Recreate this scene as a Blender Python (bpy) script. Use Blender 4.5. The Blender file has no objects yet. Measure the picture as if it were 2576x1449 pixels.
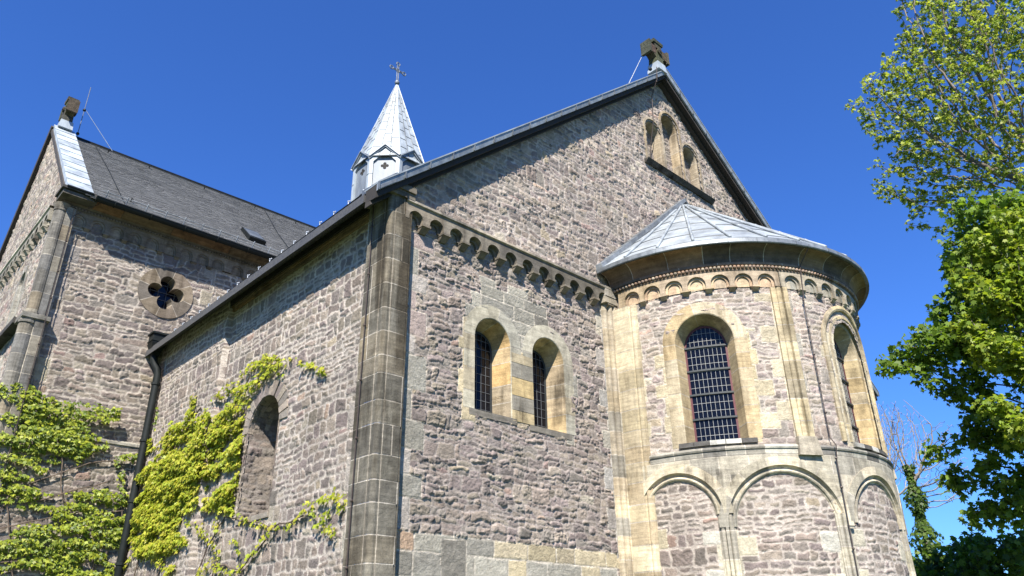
import bpy, bmesh, math, random
import numpy as np
from mathutils import Vector, Matrix

# ------------------------------------------------------------------ camera, sky, sun
sc = bpy.context.scene
cam_d = bpy.data.cameras.new("camera"); cam = bpy.data.objects.new("camera", cam_d)
sc.collection.objects.link(cam); sc.camera = cam
yaw, pit, rol = math.radians(43.905), math.radians(25.609), math.radians(-0.977)
fw = Vector((math.sin(yaw)*math.cos(pit), math.cos(yaw)*math.cos(pit), math.sin(pit)))
rt = Vector((math.cos(yaw), -math.sin(yaw), 0)); up = rt.cross(fw)
rt2 = math.cos(rol)*rt + math.sin(rol)*up; up2 = -math.sin(rol)*rt + math.cos(rol)*up
m3 = Matrix((rt2, up2, -fw)).transposed()
cam.matrix_world = Matrix.Translation((0, 0, 1.6)) @ m3.to_4x4()
cam_d.sensor_width = 36.0; cam_d.lens = 1906.6/2576*36.0
cam_d.clip_start = 0.1; cam_d.clip_end = 3000

SUN = Vector((-0.47, -0.40, 0.66)).normalized()
w = bpy.data.worlds.new("World"); sc.world = w; w.use_nodes = True
nt = w.node_tree; bg = nt.nodes["Background"]
sky = nt.nodes.new("ShaderNodeTexSky"); sky.sky_type = 'NISHITA'; sky.sun_disc = False
sky.sun_elevation = math.asin(SUN.z); sky.sun_rotation = math.atan2(SUN.x, SUN.y)
sky.altitude = 600; sky.air_density = 1.25; sky.dust_density = 0.15; sky.ozone_density = 5.0
grade = nt.nodes.new("ShaderNodeMix"); grade.data_type = 'RGBA'; grade.blend_type = 'MULTIPLY'; grade.inputs[0].default_value = 1.0
grade.inputs[7].default_value = (0.47, 0.83, 1.52, 1)      # a deep clean-air blue
nt.links.new(sky.outputs[0], grade.inputs[6]); nt.links.new(grade.outputs[2], bg.inputs[0]); bg.inputs[1].default_value = 0.054
sl = bpy.data.lights.new("sun", 'SUN'); so = bpy.data.objects.new("sun", sl); sc.collection.objects.link(so)
sl.energy = 5.0; sl.angle = math.radians(0.5); sl.color = (1.0, 0.94, 0.84)
so.rotation_euler = SUN.to_track_quat('Z', 'Y').to_euler()
sc.view_settings.view_transform = 'Standard'; sc.view_settings.look = 'None'
sc.view_settings.exposure = 1.35; sc.view_settings.gamma = 1.0
sc.render.engine = 'CYCLES'

# ------------------------------------------------------------------ helpers
COL = sc.collection
rng = np.random.RandomState(7)

def link(name, me, parent=None):
    o = bpy.data.objects.new(name, me); COL.objects.link(o)
    if parent is not None: o.parent = parent
    return o

def thing(name, label, cat, loc=(0, 0, 0), group=None):
    o = link(name, None); o.location = loc
    o["label"] = label; o["category"] = cat
    if group: o["group"] = group
    bpy.context.view_layer.update()
    return o

def s2l(c):
    return tuple((x/12.92 if x <= .04045 else ((x+.055)/1.055)**2.4) for x in [v/255. for v in c])

class MB:
    """collects verts / faces / per-vertex tints and links them as one mesh"""
    def __init__(s): s.v = []; s.f = []; s.c = []
    def add(s, vs, fs, c=(1, 1, 1)):
        b = len(s.v); s.v += [tuple(p) for p in vs]
        s.f += [tuple(b+i for i in f) for f in fs]
        if len(c) == len(vs) and hasattr(c[0], '__len__'): s.c += [tuple(x) for x in c]
        else: s.c += [tuple(c)]*len(vs)
    def quad(s, a, b, c_, d, col=(1, 1, 1)): s.add([a, b, c_, d], [(0, 1, 2, 3)], col)
    def box(s, x0, x1, y0, y1, z0, z1, col=(1, 1, 1)):
        s.add([(x, y, z) for z in (z0, z1) for y in (y0, y1) for x in (x0, x1)],
              [(0, 2, 3, 1), (4, 5, 7, 6), (0, 1, 5, 4), (2, 6, 7, 3), (0, 4, 6, 2), (1, 3, 7, 5)], col)
    def hexa(s, p, col=(1, 1, 1)):   # 8 points: bottom loop 4, top loop 4
        s.add(p, [(3, 2, 1, 0), (4, 5, 6, 7), (0, 1, 5, 4), (1, 2, 6, 5), (2, 3, 7, 6), (3, 0, 4, 7)], col)
    def tube(s, pts, r, n=8, col=(1, 1, 1), cap=True):
        pts = [Vector(p) for p in pts]; rs = [float(q) for q in r] if hasattr(r, '__len__') else [float(r)]*len(pts)
        rings = []
        ref = Vector((0.31, 0.17, 0.93)).normalized()
        for i, p in enumerate(pts):
            d = (pts[min(i+1, len(pts)-1)]-pts[max(i-1, 0)]).normalized()
            a = ref.cross(d)
            if a.length < .1: a = Vector((1, 0, 0)).cross(d)
            a.normalize(); b = d.cross(a)
            rings.append([p+rs[i]*(math.cos(2*math.pi*k/n)*a+math.sin(2*math.pi*k/n)*b) for k in range(n)])
        vs = [q for R in rings for q in R]; fs = []
        for i in range(len(pts)-1):
            for k in range(n): fs.append((i*n+k, i*n+(k+1) % n, (i+1)*n+(k+1) % n, (i+1)*n+k))
        if cap: fs.append(tuple(range(n-1, -1, -1))); fs.append(tuple((len(pts)-1)*n+k for k in range(n)))
        s.add(vs, fs, col)
    def sphere(s, p, r, n=8, m=5, col=(1, 1, 1)):
        vs = []; fs = []
        for j in range(m+1):
            t = math.pi*j/m
            for k in range(n):
                a = 2*math.pi*k/n
                vs.append((p[0]+r*math.sin(t)*math.cos(a), p[1]+r*math.sin(t)*math.sin(a), p[2]+r*math.cos(t)))
        for j in range(m):
            for k in range(n): fs.append((j*n+k, (j+1)*n+k, (j+1)*n+(k+1) % n, j*n+(k+1) % n))
        s.add(vs, fs, col)
    def grid(s, P, col=(1, 1, 1)):   # P[i][j] points
        n, m = len(P), len(P[0]); vs = [q for R in P for q in R]
        s.add(vs, [(i*m+j, i*m+j+1, (i+1)*m+j+1, (i+1)*m+j) for i in range(n-1) for j in range(m-1)], col)
    def build(s, name, mat, parent=None, smooth=False):
        me = bpy.data.meshes.new(name); me.from_pydata(s.v, [], s.f)
        a = me.color_attributes.new("tint", 'FLOAT_COLOR', 'POINT')
        arr = np.ones((len(s.v), 4), np.float32); arr[:, :3] = np.array(s.c, np.float32).reshape(-1, 3)
        a.data.foreach_set("color", arr.ravel())
        me.materials.append(mat); me.update()
        if smooth: me.shade_smooth()
        return link(name, me, parent)

def noise2(u, v, scale, seed):
    L = np.random.RandomState(seed).rand(128, 128)
    x = np.asarray(u)/scale+17.3; y = np.asarray(v)/scale+9.1
    xi = np.floor(x).astype(int); yi = np.floor(y).astype(int); fx = x-xi; fy = y-yi
    fx = fx*fx*(3-2*fx); fy = fy*fy*(3-2*fy)
    g = lambda i, j: L[i % 128, j % 128]
    return (g(xi, yi)*(1-fx)+g(xi+1, yi)*fx)*(1-fy)+(g(xi, yi+1)*(1-fx)+g(xi+1, yi+1)*fx)*fy

def fbm(u, v, scale, seed, octv=4, gain=.5):
    t = 0; a = 1.; n = 0
    for k in range(octv):
        t = t+a*noise2(u, v, scale/2**k, seed+k*31); n += a; a *= gain
    return t/n

def smooth(a, b, x):
    t = np.clip((x-a)/(b-a), 0, 1); return t*t*(3-2*t)

# ------------------------------------------------------------------ materials
def newmat(name):
    m = bpy.data.materials.new(name); m.use_nodes = True
    n = m.node_tree.nodes; l = m.node_tree.links
    return m, n, l, n["Principled BSDF"]

def nz(n, l, scale, detail=6, rough=.6, stretch=None):
    t = n.new("ShaderNodeTexNoise"); t.inputs["Scale"].default_value = scale
    t.inputs["Detail"].default_value = detail; t.inputs["Roughness"].default_value = rough
    tc = n.new("ShaderNodeTexCoord")
    if stretch:
        mp = n.new("ShaderNodeMapping"); mp.inputs["Scale"].default_value = stretch
        l.new(tc.outputs["Object"], mp.inputs[0]); l.new(mp.outputs[0], t.inputs[0])
    else: l.new(tc.outputs["Object"], t.inputs[0])
    return t

def ramp(n, l, src, stops):
    r = n.new("ShaderNodeValToRGB"); e = r.color_ramp.elements
    while len(e) < len(stops): e.new(.5)
    for i, (p, c) in enumerate(stops):
        e[i].position = p; e[i].color = (c, c, c, 1) if not hasattr(c, '__len__') else (*c, 1)
    l.new(src, r.inputs[0]); return r

def mul(n, l, a, b, fac=1., mode='MULTIPLY'):
    x = n.new("ShaderNodeMix"); x.data_type = 'RGBA'; x.blend_type = mode
    if hasattr(fac, 'links') or not isinstance(fac, (int, float)): l.new(fac, x.inputs[0])
    else: x.inputs[0].default_value = fac
    for s, i in ((a, 6), (b, 7)):
        if hasattr(s, 'is_output'): l.new(s, x.inputs[i])
        else: x.inputs[i].default_value = (*s, 1)
    return x.outputs[2]

def bump(n, l, src, bs, dist, strength=1.):
    b = n.new("ShaderNodeBump"); b.inputs["Distance"].default_value = dist; b.inputs["Strength"].default_value = strength
    l.new(src, b.inputs["Height"]); l.new(b.outputs[0], bs.inputs["Normal"]); return b

ALB = .86

def mat_stone(name, var=(.62, 1.3), bscale=28, bdist=.012, rough=.95, streak=0., dark=None, cover=0.):
    m, n, l, bs = newmat(name)
    at = n.new("ShaderNodeAttribute"); at.attribute_name = "tint"
    a = nz(n, l, 9, 8, .68); r = ramp(n, l, a.outputs[0], [(.28, var[0]), (.72, var[1])])
    c = mul(n, l, at.outputs["Color"], r.outputs[0])
    a2 = nz(n, l, 55, 4, .7); r2 = ramp(n, l, a2.outputs[0], [(.3, .8), (.7, 1.16)])
    c = mul(n, l, c, r2.outputs[0])
    if streak:
        s = nz(n, l, 1., 7, .62, (5.5, 5.5, .55)); rs = ramp(n, l, s.outputs[0], [(.44-cover, 0), (.62-cover, 1)])
        s2 = nz(n, l, 1.1, 5, .6); rs2 = ramp(n, l, s2.outputs[0], [(.45-cover, 0), (.66-cover, 1)])
        f = mul(n, l, rs.outputs[0], rs2.outputs[0]); f2 = n.new("ShaderNodeMath"); f2.operation = 'MULTIPLY'
        l.new(f, f2.inputs[0]); f2.inputs[1].default_value = streak
        c = mul(n, l, c, dark or (.16, .15, .14), f2.outputs[0], 'MULTIPLY')
        s3 = nz(n, l, 1., 5, .6, (2.2, 2.2, 26)); r3 = ramp(n, l, s3.outputs[0], [(.35, .8), (.65, 1.13)])
        c = mul(n, l, c, r3.outputs[0])
    c = mul(n, l, c, (ALB, ALB, ALB))
    l.new(c, bs.inputs["Base Color"]); bs.inputs["Roughness"].default_value = rough
    bs.inputs["Specular IOR Level"].default_value = .25
    b = nz(n, l, bscale, 8, .72); bump(n, l, b.outputs[0], bs, bdist)
    return m

def mat_plain(name, col, rough=.6, metal=0., var=.25, scale=6, bdist=0., stretch=None, spec=.5):
    m, n, l, bs = newmat(name)
    at = n.new("ShaderNodeAttribute"); at.attribute_name = "tint"
    a = nz(n, l, scale, 7, .65, stretch); r = ramp(n, l, a.outputs[0], [(.3, 1-var), (.7, 1+var)])
    c = mul(n, l, at.outputs["Color"], r.outputs[0]); c = mul(n, l, c, tuple(x*ALB for x in col))
    l.new(c, bs.inputs["Base Color"]); bs.inputs["Roughness"].default_value = rough; bs.inputs["Metallic"].default_value = metal
    bs.inputs["Specular IOR Level"].default_value = spec
    r2 = ramp(n, l, a.outputs[0], [(.3, max(0, rough-.12)), (.7, min(1, rough+.12))]); l.new(r2.outputs[0], bs.inputs["Roughness"])
    if bdist: bump(n, l, a.outputs[0], bs, bdist)
    return m

def mat_leaf(name, trans=.45, rough=.5, ts=(1.25, 1.25, .55)):
    m, n, l, bs = newmat(name)
    at = n.new("ShaderNodeAttribute"); at.attribute_name = "tint"
    lc = mul(n, l, at.outputs["Color"], (ALB*1.08,)*3)
    l.new(lc, bs.inputs["Base Color"]); bs.inputs["Roughness"].default_value = rough
    bs.inputs["Specular IOR Level"].default_value = .35
    tr = n.new("ShaderNodeBsdfTranslucent"); c = mul(n, l, lc, ts); l.new(c, tr.inputs[0])
    mx = n.new("ShaderNodeMixShader"); mx.inputs[0].default_value = trans
    l.new(bs.outputs[0], mx.inputs[1]); l.new(tr.outputs[0], mx.inputs[2])
    l.new(mx.outputs[0], n["Material Output"].inputs[0])
    return m

M_rubble = mat_stone("rubble_stone", (.68, 1.28), 24, .030)
M_sand = mat_stone("sandstone", (.66, 1.24), 40, .008, streak=.9)
M_sand_clean = mat_stone("sandstone_clean", (.70, 1.2), 40, .008, streak=.72, dark=(.34, .31, .27), cover=.05)
M_dirty = mat_stone("weathered_sandstone", (.6, 1.3), 40, .010, streak=1.0, dark=(.30, .28, .25), cover=.10)
M_zinc = mat_plain("zinc_sheet", (.31, .352, .385), .56, .15, .36, 3.0, .006, (1, 1, .35))
M_zinc_roof = mat_plain("zinc_roof", (.255, .285, .31), .58, .1, .36, 2.6, .008, (1, 1, .5))
M_zinc_dark = mat_plain("weathered_zinc", (.17, .19, .21), .5, .3, .35, 7, .004)
M_dark = mat_plain("dark_metal", (.011, .014, .0135), .58, 0, .3, 5, 0, None, .2)
M_soffit = mat_plain("soffit_wood", (.045, .038, .033), .85, 0, .35, 7)
M_wire = mat_plain("cable", (.05, .035, .03), .6, .2, .2)
M_galv = mat_plain("galvanised_steel", (.55, .58, .6), .4, .6, .15)
M_slate = mat_plain("slate", (1, 1, 1), .62, 0, .2, 16, .004, None, .4)
M_lead = mat_plain("window_leading", (.34, .34, .33), .6, .1, .25)
M_lead_dark = mat_plain("dark_leading", (.10, .105, .11), .6, .1, .2)
M_bar = mat_plain("window_bar", (.035, .04, .042), .55, .2, .1)
M_red = mat_plain("window_frame", (.09, .02, .025), .6, 0, .2)
M_glass = mat_plain("window_glass", (.004, .005, .009), .10, 0, .2, 4, 0, None, .22)
M_cross = mat_stone("lichen_stone", (.55, 1.5), 18, .03)
M_leaf = mat_leaf("ivy_leaf", .4)
M_ash = mat_leaf("ash_leaf", .5)
M_maple = mat_leaf("maple_leaf", .56)
M_bark = mat_plain("bark", (1, 1, 1), .95, 0, .4, 12, .02)
M_grass = mat_plain("grass", (.05, .09, .025), .9, 0, .5, 3, .03)

# sandstone colours (linear albedo)
SB = [(.54, .45, .295), (.50, .42, .275), (.57, .485, .33), (.46, .39, .27), (.53, .41, .24), (.42, .375, .285)]
SG = [(.33, .31, .26), (.29, .275, .235), (.25, .235, .20), (.38, .355, .295), (.21, .195, .165)]
SD = [(.13, .12, .10), (.10, .092, .08), (.17, .15, .12), (.085, .08, .072), (.22, .18, .125)]
MORT = (.54, .485, .405)

# ------------------------------------------------------------------ rubble masonry as a real height field
PURPLE = [(.228, .187, .164), (.203, .170, .153), (.252, .205, .172), (.192, .164, .150), (.240, .206, .178), (.268, .224, .186),
          (.225, .184, .170), (.205, .182, .157), (.285, .240, .196), (.248, .213, .170)]
ODD = [(.33, .235, .19), (.35, .29, .21), (.36, .32, .255), (.29, .21, .185), (.37, .275, .21)]

def layout(u0, u1, z0, z1, seed, band, sw, big=.22):
    r = np.random.RandomState(seed); rects = []
    z = z0-.3
    while z < z1+.3:
        h = r.uniform(*band); u = u0-.5-r.uniform(0, .4)
        while u < u1+.5:
            bw = r.uniform(.35, 1.1)
            k = r.rand()
            if k < big: rows = [1.]
            elif k < .78: a = r.uniform(.36, .64); rows = [a, 1-a]
            else:
                a = r.uniform(.26, .4); b = r.uniform(.28, .38); rows = [a, b, 1-a-b]
            zz = z
            for q in rows:
                hh = q*h; x = u
                while x < u+bw-1e-6:
                    ww = r.uniform(*sw)*(1.15 if q == 1. else 1)
                    if u+bw-(x+ww) < sw[0]*.7: ww = u+bw-x
                    rects.append((x, x+ww, zz, zz+hh)); x += ww
                zz += hh
            u += bw
        z += h
    return np.array(rects)

def masonry(name, parent, M, u0, u1, z0, z1, res, seed, style, blocks=(), hole=None, step=None):
    S = dict(mw=.011, rough=.03, prot=.02, dome=.016, warp=.05, band=(.24, .36), sw=(.14, .42), big=.2, odd=.05,
             mort=(.40, .345, .315), dark=1.0, mh=0., bl=.012)
    S.update(style)
    nu = int(round((u1-u0)/res))+1; nz_ = int(round((z1-z0)/res))+1
    U, Z = np.meshgrid(np.linspace(u0, u1, nu), np.linspace(z0, z1, nz_), indexing='ij')
    rects = layout(u0, u1, z0, z1, seed, S['band'], S['sw'], S['big'])
    # id raster
    pr = .008; gu0, gz0 = u0-.6, z0-.4
    G = np.zeros((int((u1-u0+1.2)/pr)+2, int((z1-z0+.8)/pr)+2), np.int32)
    for i, (a, b, c, d) in enumerate(rects):
        G[max(0, int((a-gu0)/pr)):max(0, int((b-gu0)/pr)), max(0, int((c-gz0)/pr)):max(0, int((d-gz0)/pr))] = i
    wa = S['warp']
    Uw = U+(fbm(U, Z, .45, seed+1, 3)-.5)*wa*1.6+(fbm(U, Z, .09, seed+4, 2)-.5)*wa*1.0
    Zw = Z+(fbm(U, Z, .8, seed+2, 3)-.5)*wa*2.2+(fbm(U, Z, .11, seed+3, 2)-.5)*wa*.9
    ids = G[np.clip(((Uw-gu0)/pr).astype(int), 0, G.shape[0]-1), np.clip(((Zw-gz0)/pr).astype(int), 0, G.shape[1]-1)]
    R = rects[ids]
    a = np.minimum(Uw-R[..., 0], R[..., 1]-Uw); b = np.minimum(Zw-R[..., 2], R[..., 3]-Zw)
    rr = .035
    D = np.where((a < rr) & (b < rr), rr-np.hypot(rr-np.minimum(a, rr), rr-np.minimum(b, rr)), np.minimum(a, b))
    D = D+(fbm(U, Z, .05, seed+7, 2)-.5)*.014
    N = len(rects); r = np.random.RandomState(seed+11)
    pal = np.array(PURPLE)[r.randint(0, len(PURPLE), N)]*r.uniform(.78, 1.2, (N, 1))
    odd = r.rand(N) < S['odd']; pal[odd] = np.array(ODD)[r.randint(0, len(ODD), odd.sum())]*r.uniform(.8, 1.1, (odd.sum(), 1))
    pro = r.uniform(-.3, 1, N)*S['prot']; rgh = r.uniform(.35, 1.15, N); rgh[r.rand(N) < .15] = .15
    tu = r.uniform(-.1, .1, N); tz = r.uniform(-.12, .16, N)
    mws = S['mw']*(.6+1.0*noise2(U, Z, .5, seed+19))
    mask = smooth(mws-.004, mws+.009, D)
    cu = (R[..., 0]+R[..., 1])/2; cz = (R[..., 2]+R[..., 3])/2
    n1 = np.abs(fbm(Uw, Zw*2.2, .10, seed+21, 4, .6)-.5)*2
    n2 = fbm(Uw, Zw*2.0, .042, seed+27, 3, .65)
    n3 = np.abs(fbm(Uw*1.2, Zw*3.6, .09, seed+29, 3, .7)-.5)*2
    H = S['dome']*(1-np.exp(-np.maximum(D-mws, 0)/.011))+pro[ids]+tu[ids]*(Uw-cu)*.5+tz[ids]*(Zw-cz)*.5 \
        + rgh[ids]*S['rough']*((n2-.5)*1.0+(.3-n1)*.7+(n3-.5)*.55)
    Hm = S['mh']+(fbm(U, Z, .06, seed+33, 3)-.5)*.012
    h = Hm*(1-mask)+np.maximum(H, Hm+.002)*mask
    mort = np.array(S['mort'])*(.8+.4*fbm(U, Z, .3, seed+41, 3))[..., None]
    stn = pal[ids]*(.72+.56*fbm(U, Z, .09, seed+43, 4, .65))[..., None]*S['dark']
    C = mort*(1-mask[..., None])+stn*mask[..., None]
    C = C*(.80+.40*fbm(U, Z*.7, 1.1, seed+45, 4, .6))[..., None]
    # dressed blocks override the rubble
    for k, (a0, a1, b0, b1, bc) in enumerate(blocks):
        iu0, iu1 = np.searchsorted(np.linspace(u0, u1, nu), [a0-.02, a1+.02]); iz0, iz1 = np.searchsorted(np.linspace(z0, z1, nz_), [b0-.02, b1+.02])
        sl_ = (slice(max(0, iu0-1), iu1+1), slice(max(0, iz0-1), iz1+1)); u_, z_ = U[sl_], Z[sl_]
        if u_.size == 0: continue
        j = (fbm(u_, z_, .12, seed+50+k % 9, 3)-.5)*.022
        d = np.minimum(np.minimum(u_-a0, a1-u_), np.minimum(z_-b0, b1-z_))+j
        inside = d > -.002
        mk = smooth(.004, .012, d)
        hb = S['bl']+(fbm(u_, z_*2.5, .2, seed+60+k % 7, 4)-.5)*.010
        bc_ = np.array(bc)*(.84+.32*fbm(u_, z_*3, .22, seed+70+k % 5, 4))[..., None]
        mcol = np.array(MORT)*(.9+.2*noise2(u_, z_, .1, seed))[..., None]
        h[sl_] = np.where(inside, hb*mk+(1-mk)*.002, h[sl_])
        C[sl_] = np.where(inside[..., None], bc_*mk[..., None]+mcol*(1-mk[..., None]), C[sl_])
    if step is not None: h = h+step(U, Z)
    P = M(U.ravel(), h.ravel(), Z.ravel())
    V = np.stack([np.broadcast_to(p, (U.size,)) for p in P], 1).astype(np.float32)
    idx = np.arange(nu*nz_).reshape(nu, nz_)
    F = np.stack([idx[:-1, :-1], idx[1:, :-1], idx[1:, 1:], idx[:-1, 1:]], -1).reshape(-1, 4)
    if hole is not None:
        hm = hole(U, Z).ravel(); F = F[~hm[F].all(1)]
        used = np.zeros(len(V), bool); used[F] = True; mp = np.cumsum(used)-1; V = V[used]; F = mp[F]; Cf = C.reshape(-1, 3)[used]
    else: Cf = C.reshape(-1, 3)
    me = bpy.data.meshes.new(name); me.vertices.add(len(V)); me.vertices.foreach_set("co", V.ravel())
    me.loops.add(F.size); me.loops.foreach_set("vertex_index", F.ravel().astype(np.int32))
    me.polygons.add(len(F)); me.polygons.foreach_set("loop_start", np.arange(0, F.size, 4, dtype=np.int32))
    me.update(calc_edges=True)
    at = me.color_attributes.new("tint", 'FLOAT_COLOR', 'POINT')
    arr = np.ones((len(V), 4), np.float32); arr[:, :3] = np.clip(Cf, .01, .9); at.data.foreach_set("color", arr.ravel())
    me.materials.append(M_rubble); me.shade_smooth()
    return link(name, me, parent)

# ------------------------------------------------------------------ wall frames: (u along the wall, d out of it, z)
AC = (13.05, 7.75); AR = 2.8
def M_R(u, d, z): return (u, 8.0-d, z)
def M_L(u, d, z): return (5.3-d, u, z)
def M_T(u, d, z): return (u, 16.4-d, z)
def M_G(u, d, z): return (2.6-d, u, z)
def M_A(u, d, z):     # u = angle in degrees
    a = np.radians(u); return (AC[0]+(AR+d)*np.cos(a), AC[1]+(AR+d)*np.sin(a), z)
def A_at(a0):         # metric frame round an apse angle
    return lambda u, d, z: M_A(a0+np.degrees(u/AR), d, z)

def pick(pal, r, lo=.80, hi=1.16):
    c = pal[r.randint(len(pal))]; k = r.uniform(lo, hi); return tuple(x*k for x in c)

def sweep_arch(name, parent, M, cu, spring, r, zbot, profile, pal, seed, mat, block=.3, arcblock=.34, jl=True, jr=True, split=None, pal2=None):
    """profile: list of (offset outward from the opening edge, depth out of wall). Follows jamb - arch - jamb."""
    R = np.random.RandomState(seed); b = MB()
    runs = []
    hj = spring-zbot
    def cuts(L, step):
        n = max(1, int(round(L/step))); e = np.linspace(0, L, n+1)
        if n > 1: e[1:-1] += R.uniform(-.18, .18, n-1)*L/n
        return e
    if jl and hj > .02:
        e = cuts(hj, block)
        for a, c in zip(e[:-1], e[1:]): runs.append(('l', zbot+a, zbot+c))
    e = cuts(math.pi*r, arcblock)/r
    for a, c in zip(e[:-1], e[1:]): runs.append(('a', math.pi-a, math.pi-c))
    if jr and hj > .02:
        e = cuts(hj, block)[::-1]
        for a, c in zip(e[:-1], e[1:]): runs.append(('r', zbot+a, zbot+c))
    g = .006
    def pt(kind, t, o, d):
        if kind == 'l': return M(cu-r-o, d, t)
        if kind == 'r': return M(cu+r+o, d, t)
        return M(cu+(r+o)*math.cos(t), d, spring+(r+o)*math.sin(t))
    for kind, a, c in runs:
        L = abs(c-a)*(r if kind == 'a' else 1); gg = g/L
        n = max(1, int(L/.05)) if kind == 'a' else max(1, int(L/.12))
        ts = [a+(c-a)*(gg+(1-2*gg)*i/n) for i in range(n+1)]
        if split is None: b.grid([[pt(kind, t, o, d) for (o, d) in profile] for t in ts], pick(pal, R))
        else:
            b.grid([[pt(kind, t, o, d) for (o, d) in profile[:split+1]] for t in ts], pick(pal, R)); b.grid([[pt(kind, t, o, d) for (o, d) in profile[split:]] for t in ts], pick(pal2, R))
        for t0, t1 in ((a, ts[0]), (ts[-1], c)):
            b.grid([[pt(kind, t, o, d-.002) for (o, d) in profile] for t in (t0, t1)], MORT)
    return b.build(name, mat, parent)

def courses(name, parent, plan, z0, z1, pal, seed, mat, h=(.32, .46), joints=(), wob=.004, cap=True, jw=.009, lit_edges=()):
    """plan: open polyline of (x, y); stacked dressed courses with pale joints"""
    R = np.random.RandomState(seed); b = MB(); z = z0; n = len(plan); P = np.array(plan, float)
    nrm = np.zeros_like(P); t = np.gradient(P, axis=0); nrm[:, 0] = t[:, 1]; nrm[:, 1] = -t[:, 0]
    nrm /= np.maximum(np.linalg.norm(nrm, axis=1), 1e-6)[:, None]
    S = np.concatenate([[0], np.cumsum(np.linalg.norm(np.diff(P, axis=0), axis=1))])
    while z < z1-1e-6:
        zt = min(z1, z+R.uniform(*h))
        if z1-zt < .12: zt = z1
        jw = R.uniform(.004, .010)
        cut = joints[R.randint(len(joints))] if joints else None
        groups = [(0, n)] if cut is None else [(0, cut+1), (cut, n)]
        m = max(1, int((zt-z)/.07))
        zs = np.linspace(z+jw, zt-jw, m+1)
        for (i0, i1) in groups:
            c = pick(pal, R); ph = R.uniform(0, 50)
            G = []
            for q in zs:
                off = (fbm(S[i0:i1]+ph, np.full(i1-i0, q), .12, seed, 3)-.5)*2*wob
                G.append([(P[i][0]+nrm[i][0]*off[i-i0], P[i][1]+nrm[i][1]*off[i-i0], q) for i in range(i0, i1)])
            b.grid(G, c)
        for q_ in lit_edges:  # pale vertical strips: painted highlight on the fillet edges, in mortar colour
            p = P[q_]; tt = t[q_]/max(1e-6, np.linalg.norm(t[q_])); nn = nrm[q_]
            q = [p-tt*.0045+nn*.006, p+tt*.0045+nn*.006]
            b.grid([[(q[0][0], q[0][1], zz), (q[1][0], q[1][1], zz)] for zz in (z, zt)], tuple(np.array(MORT)*R.uniform(.4, .9)))
        if cut is not None:
            p = P[cut]; tt = t[cut]/max(1e-6, np.linalg.norm(t[cut])); nn = nrm[cut]
            q = [p-tt*.009+nn*.005, p+tt*.009+nn*.005]
            b.grid([[(q[0][0], q[0][1], zz), (q[1][0], q[1][1], zz)] for zz in (z, zt)], MORT)
        for a, c in ((z, z+jw), (zt-jw, zt)):
            b.grid([[(x-nx*.002, y-ny*.002, q) for (x, y), (nx, ny) in zip(P, nrm)] for q in (a, c)], MORT)
        z = zt
    if cap:
        b.add([(x, y, z1) for x, y in plan], [tuple(range(n))], pal[0])
    return b.build(name, mat, parent)

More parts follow.
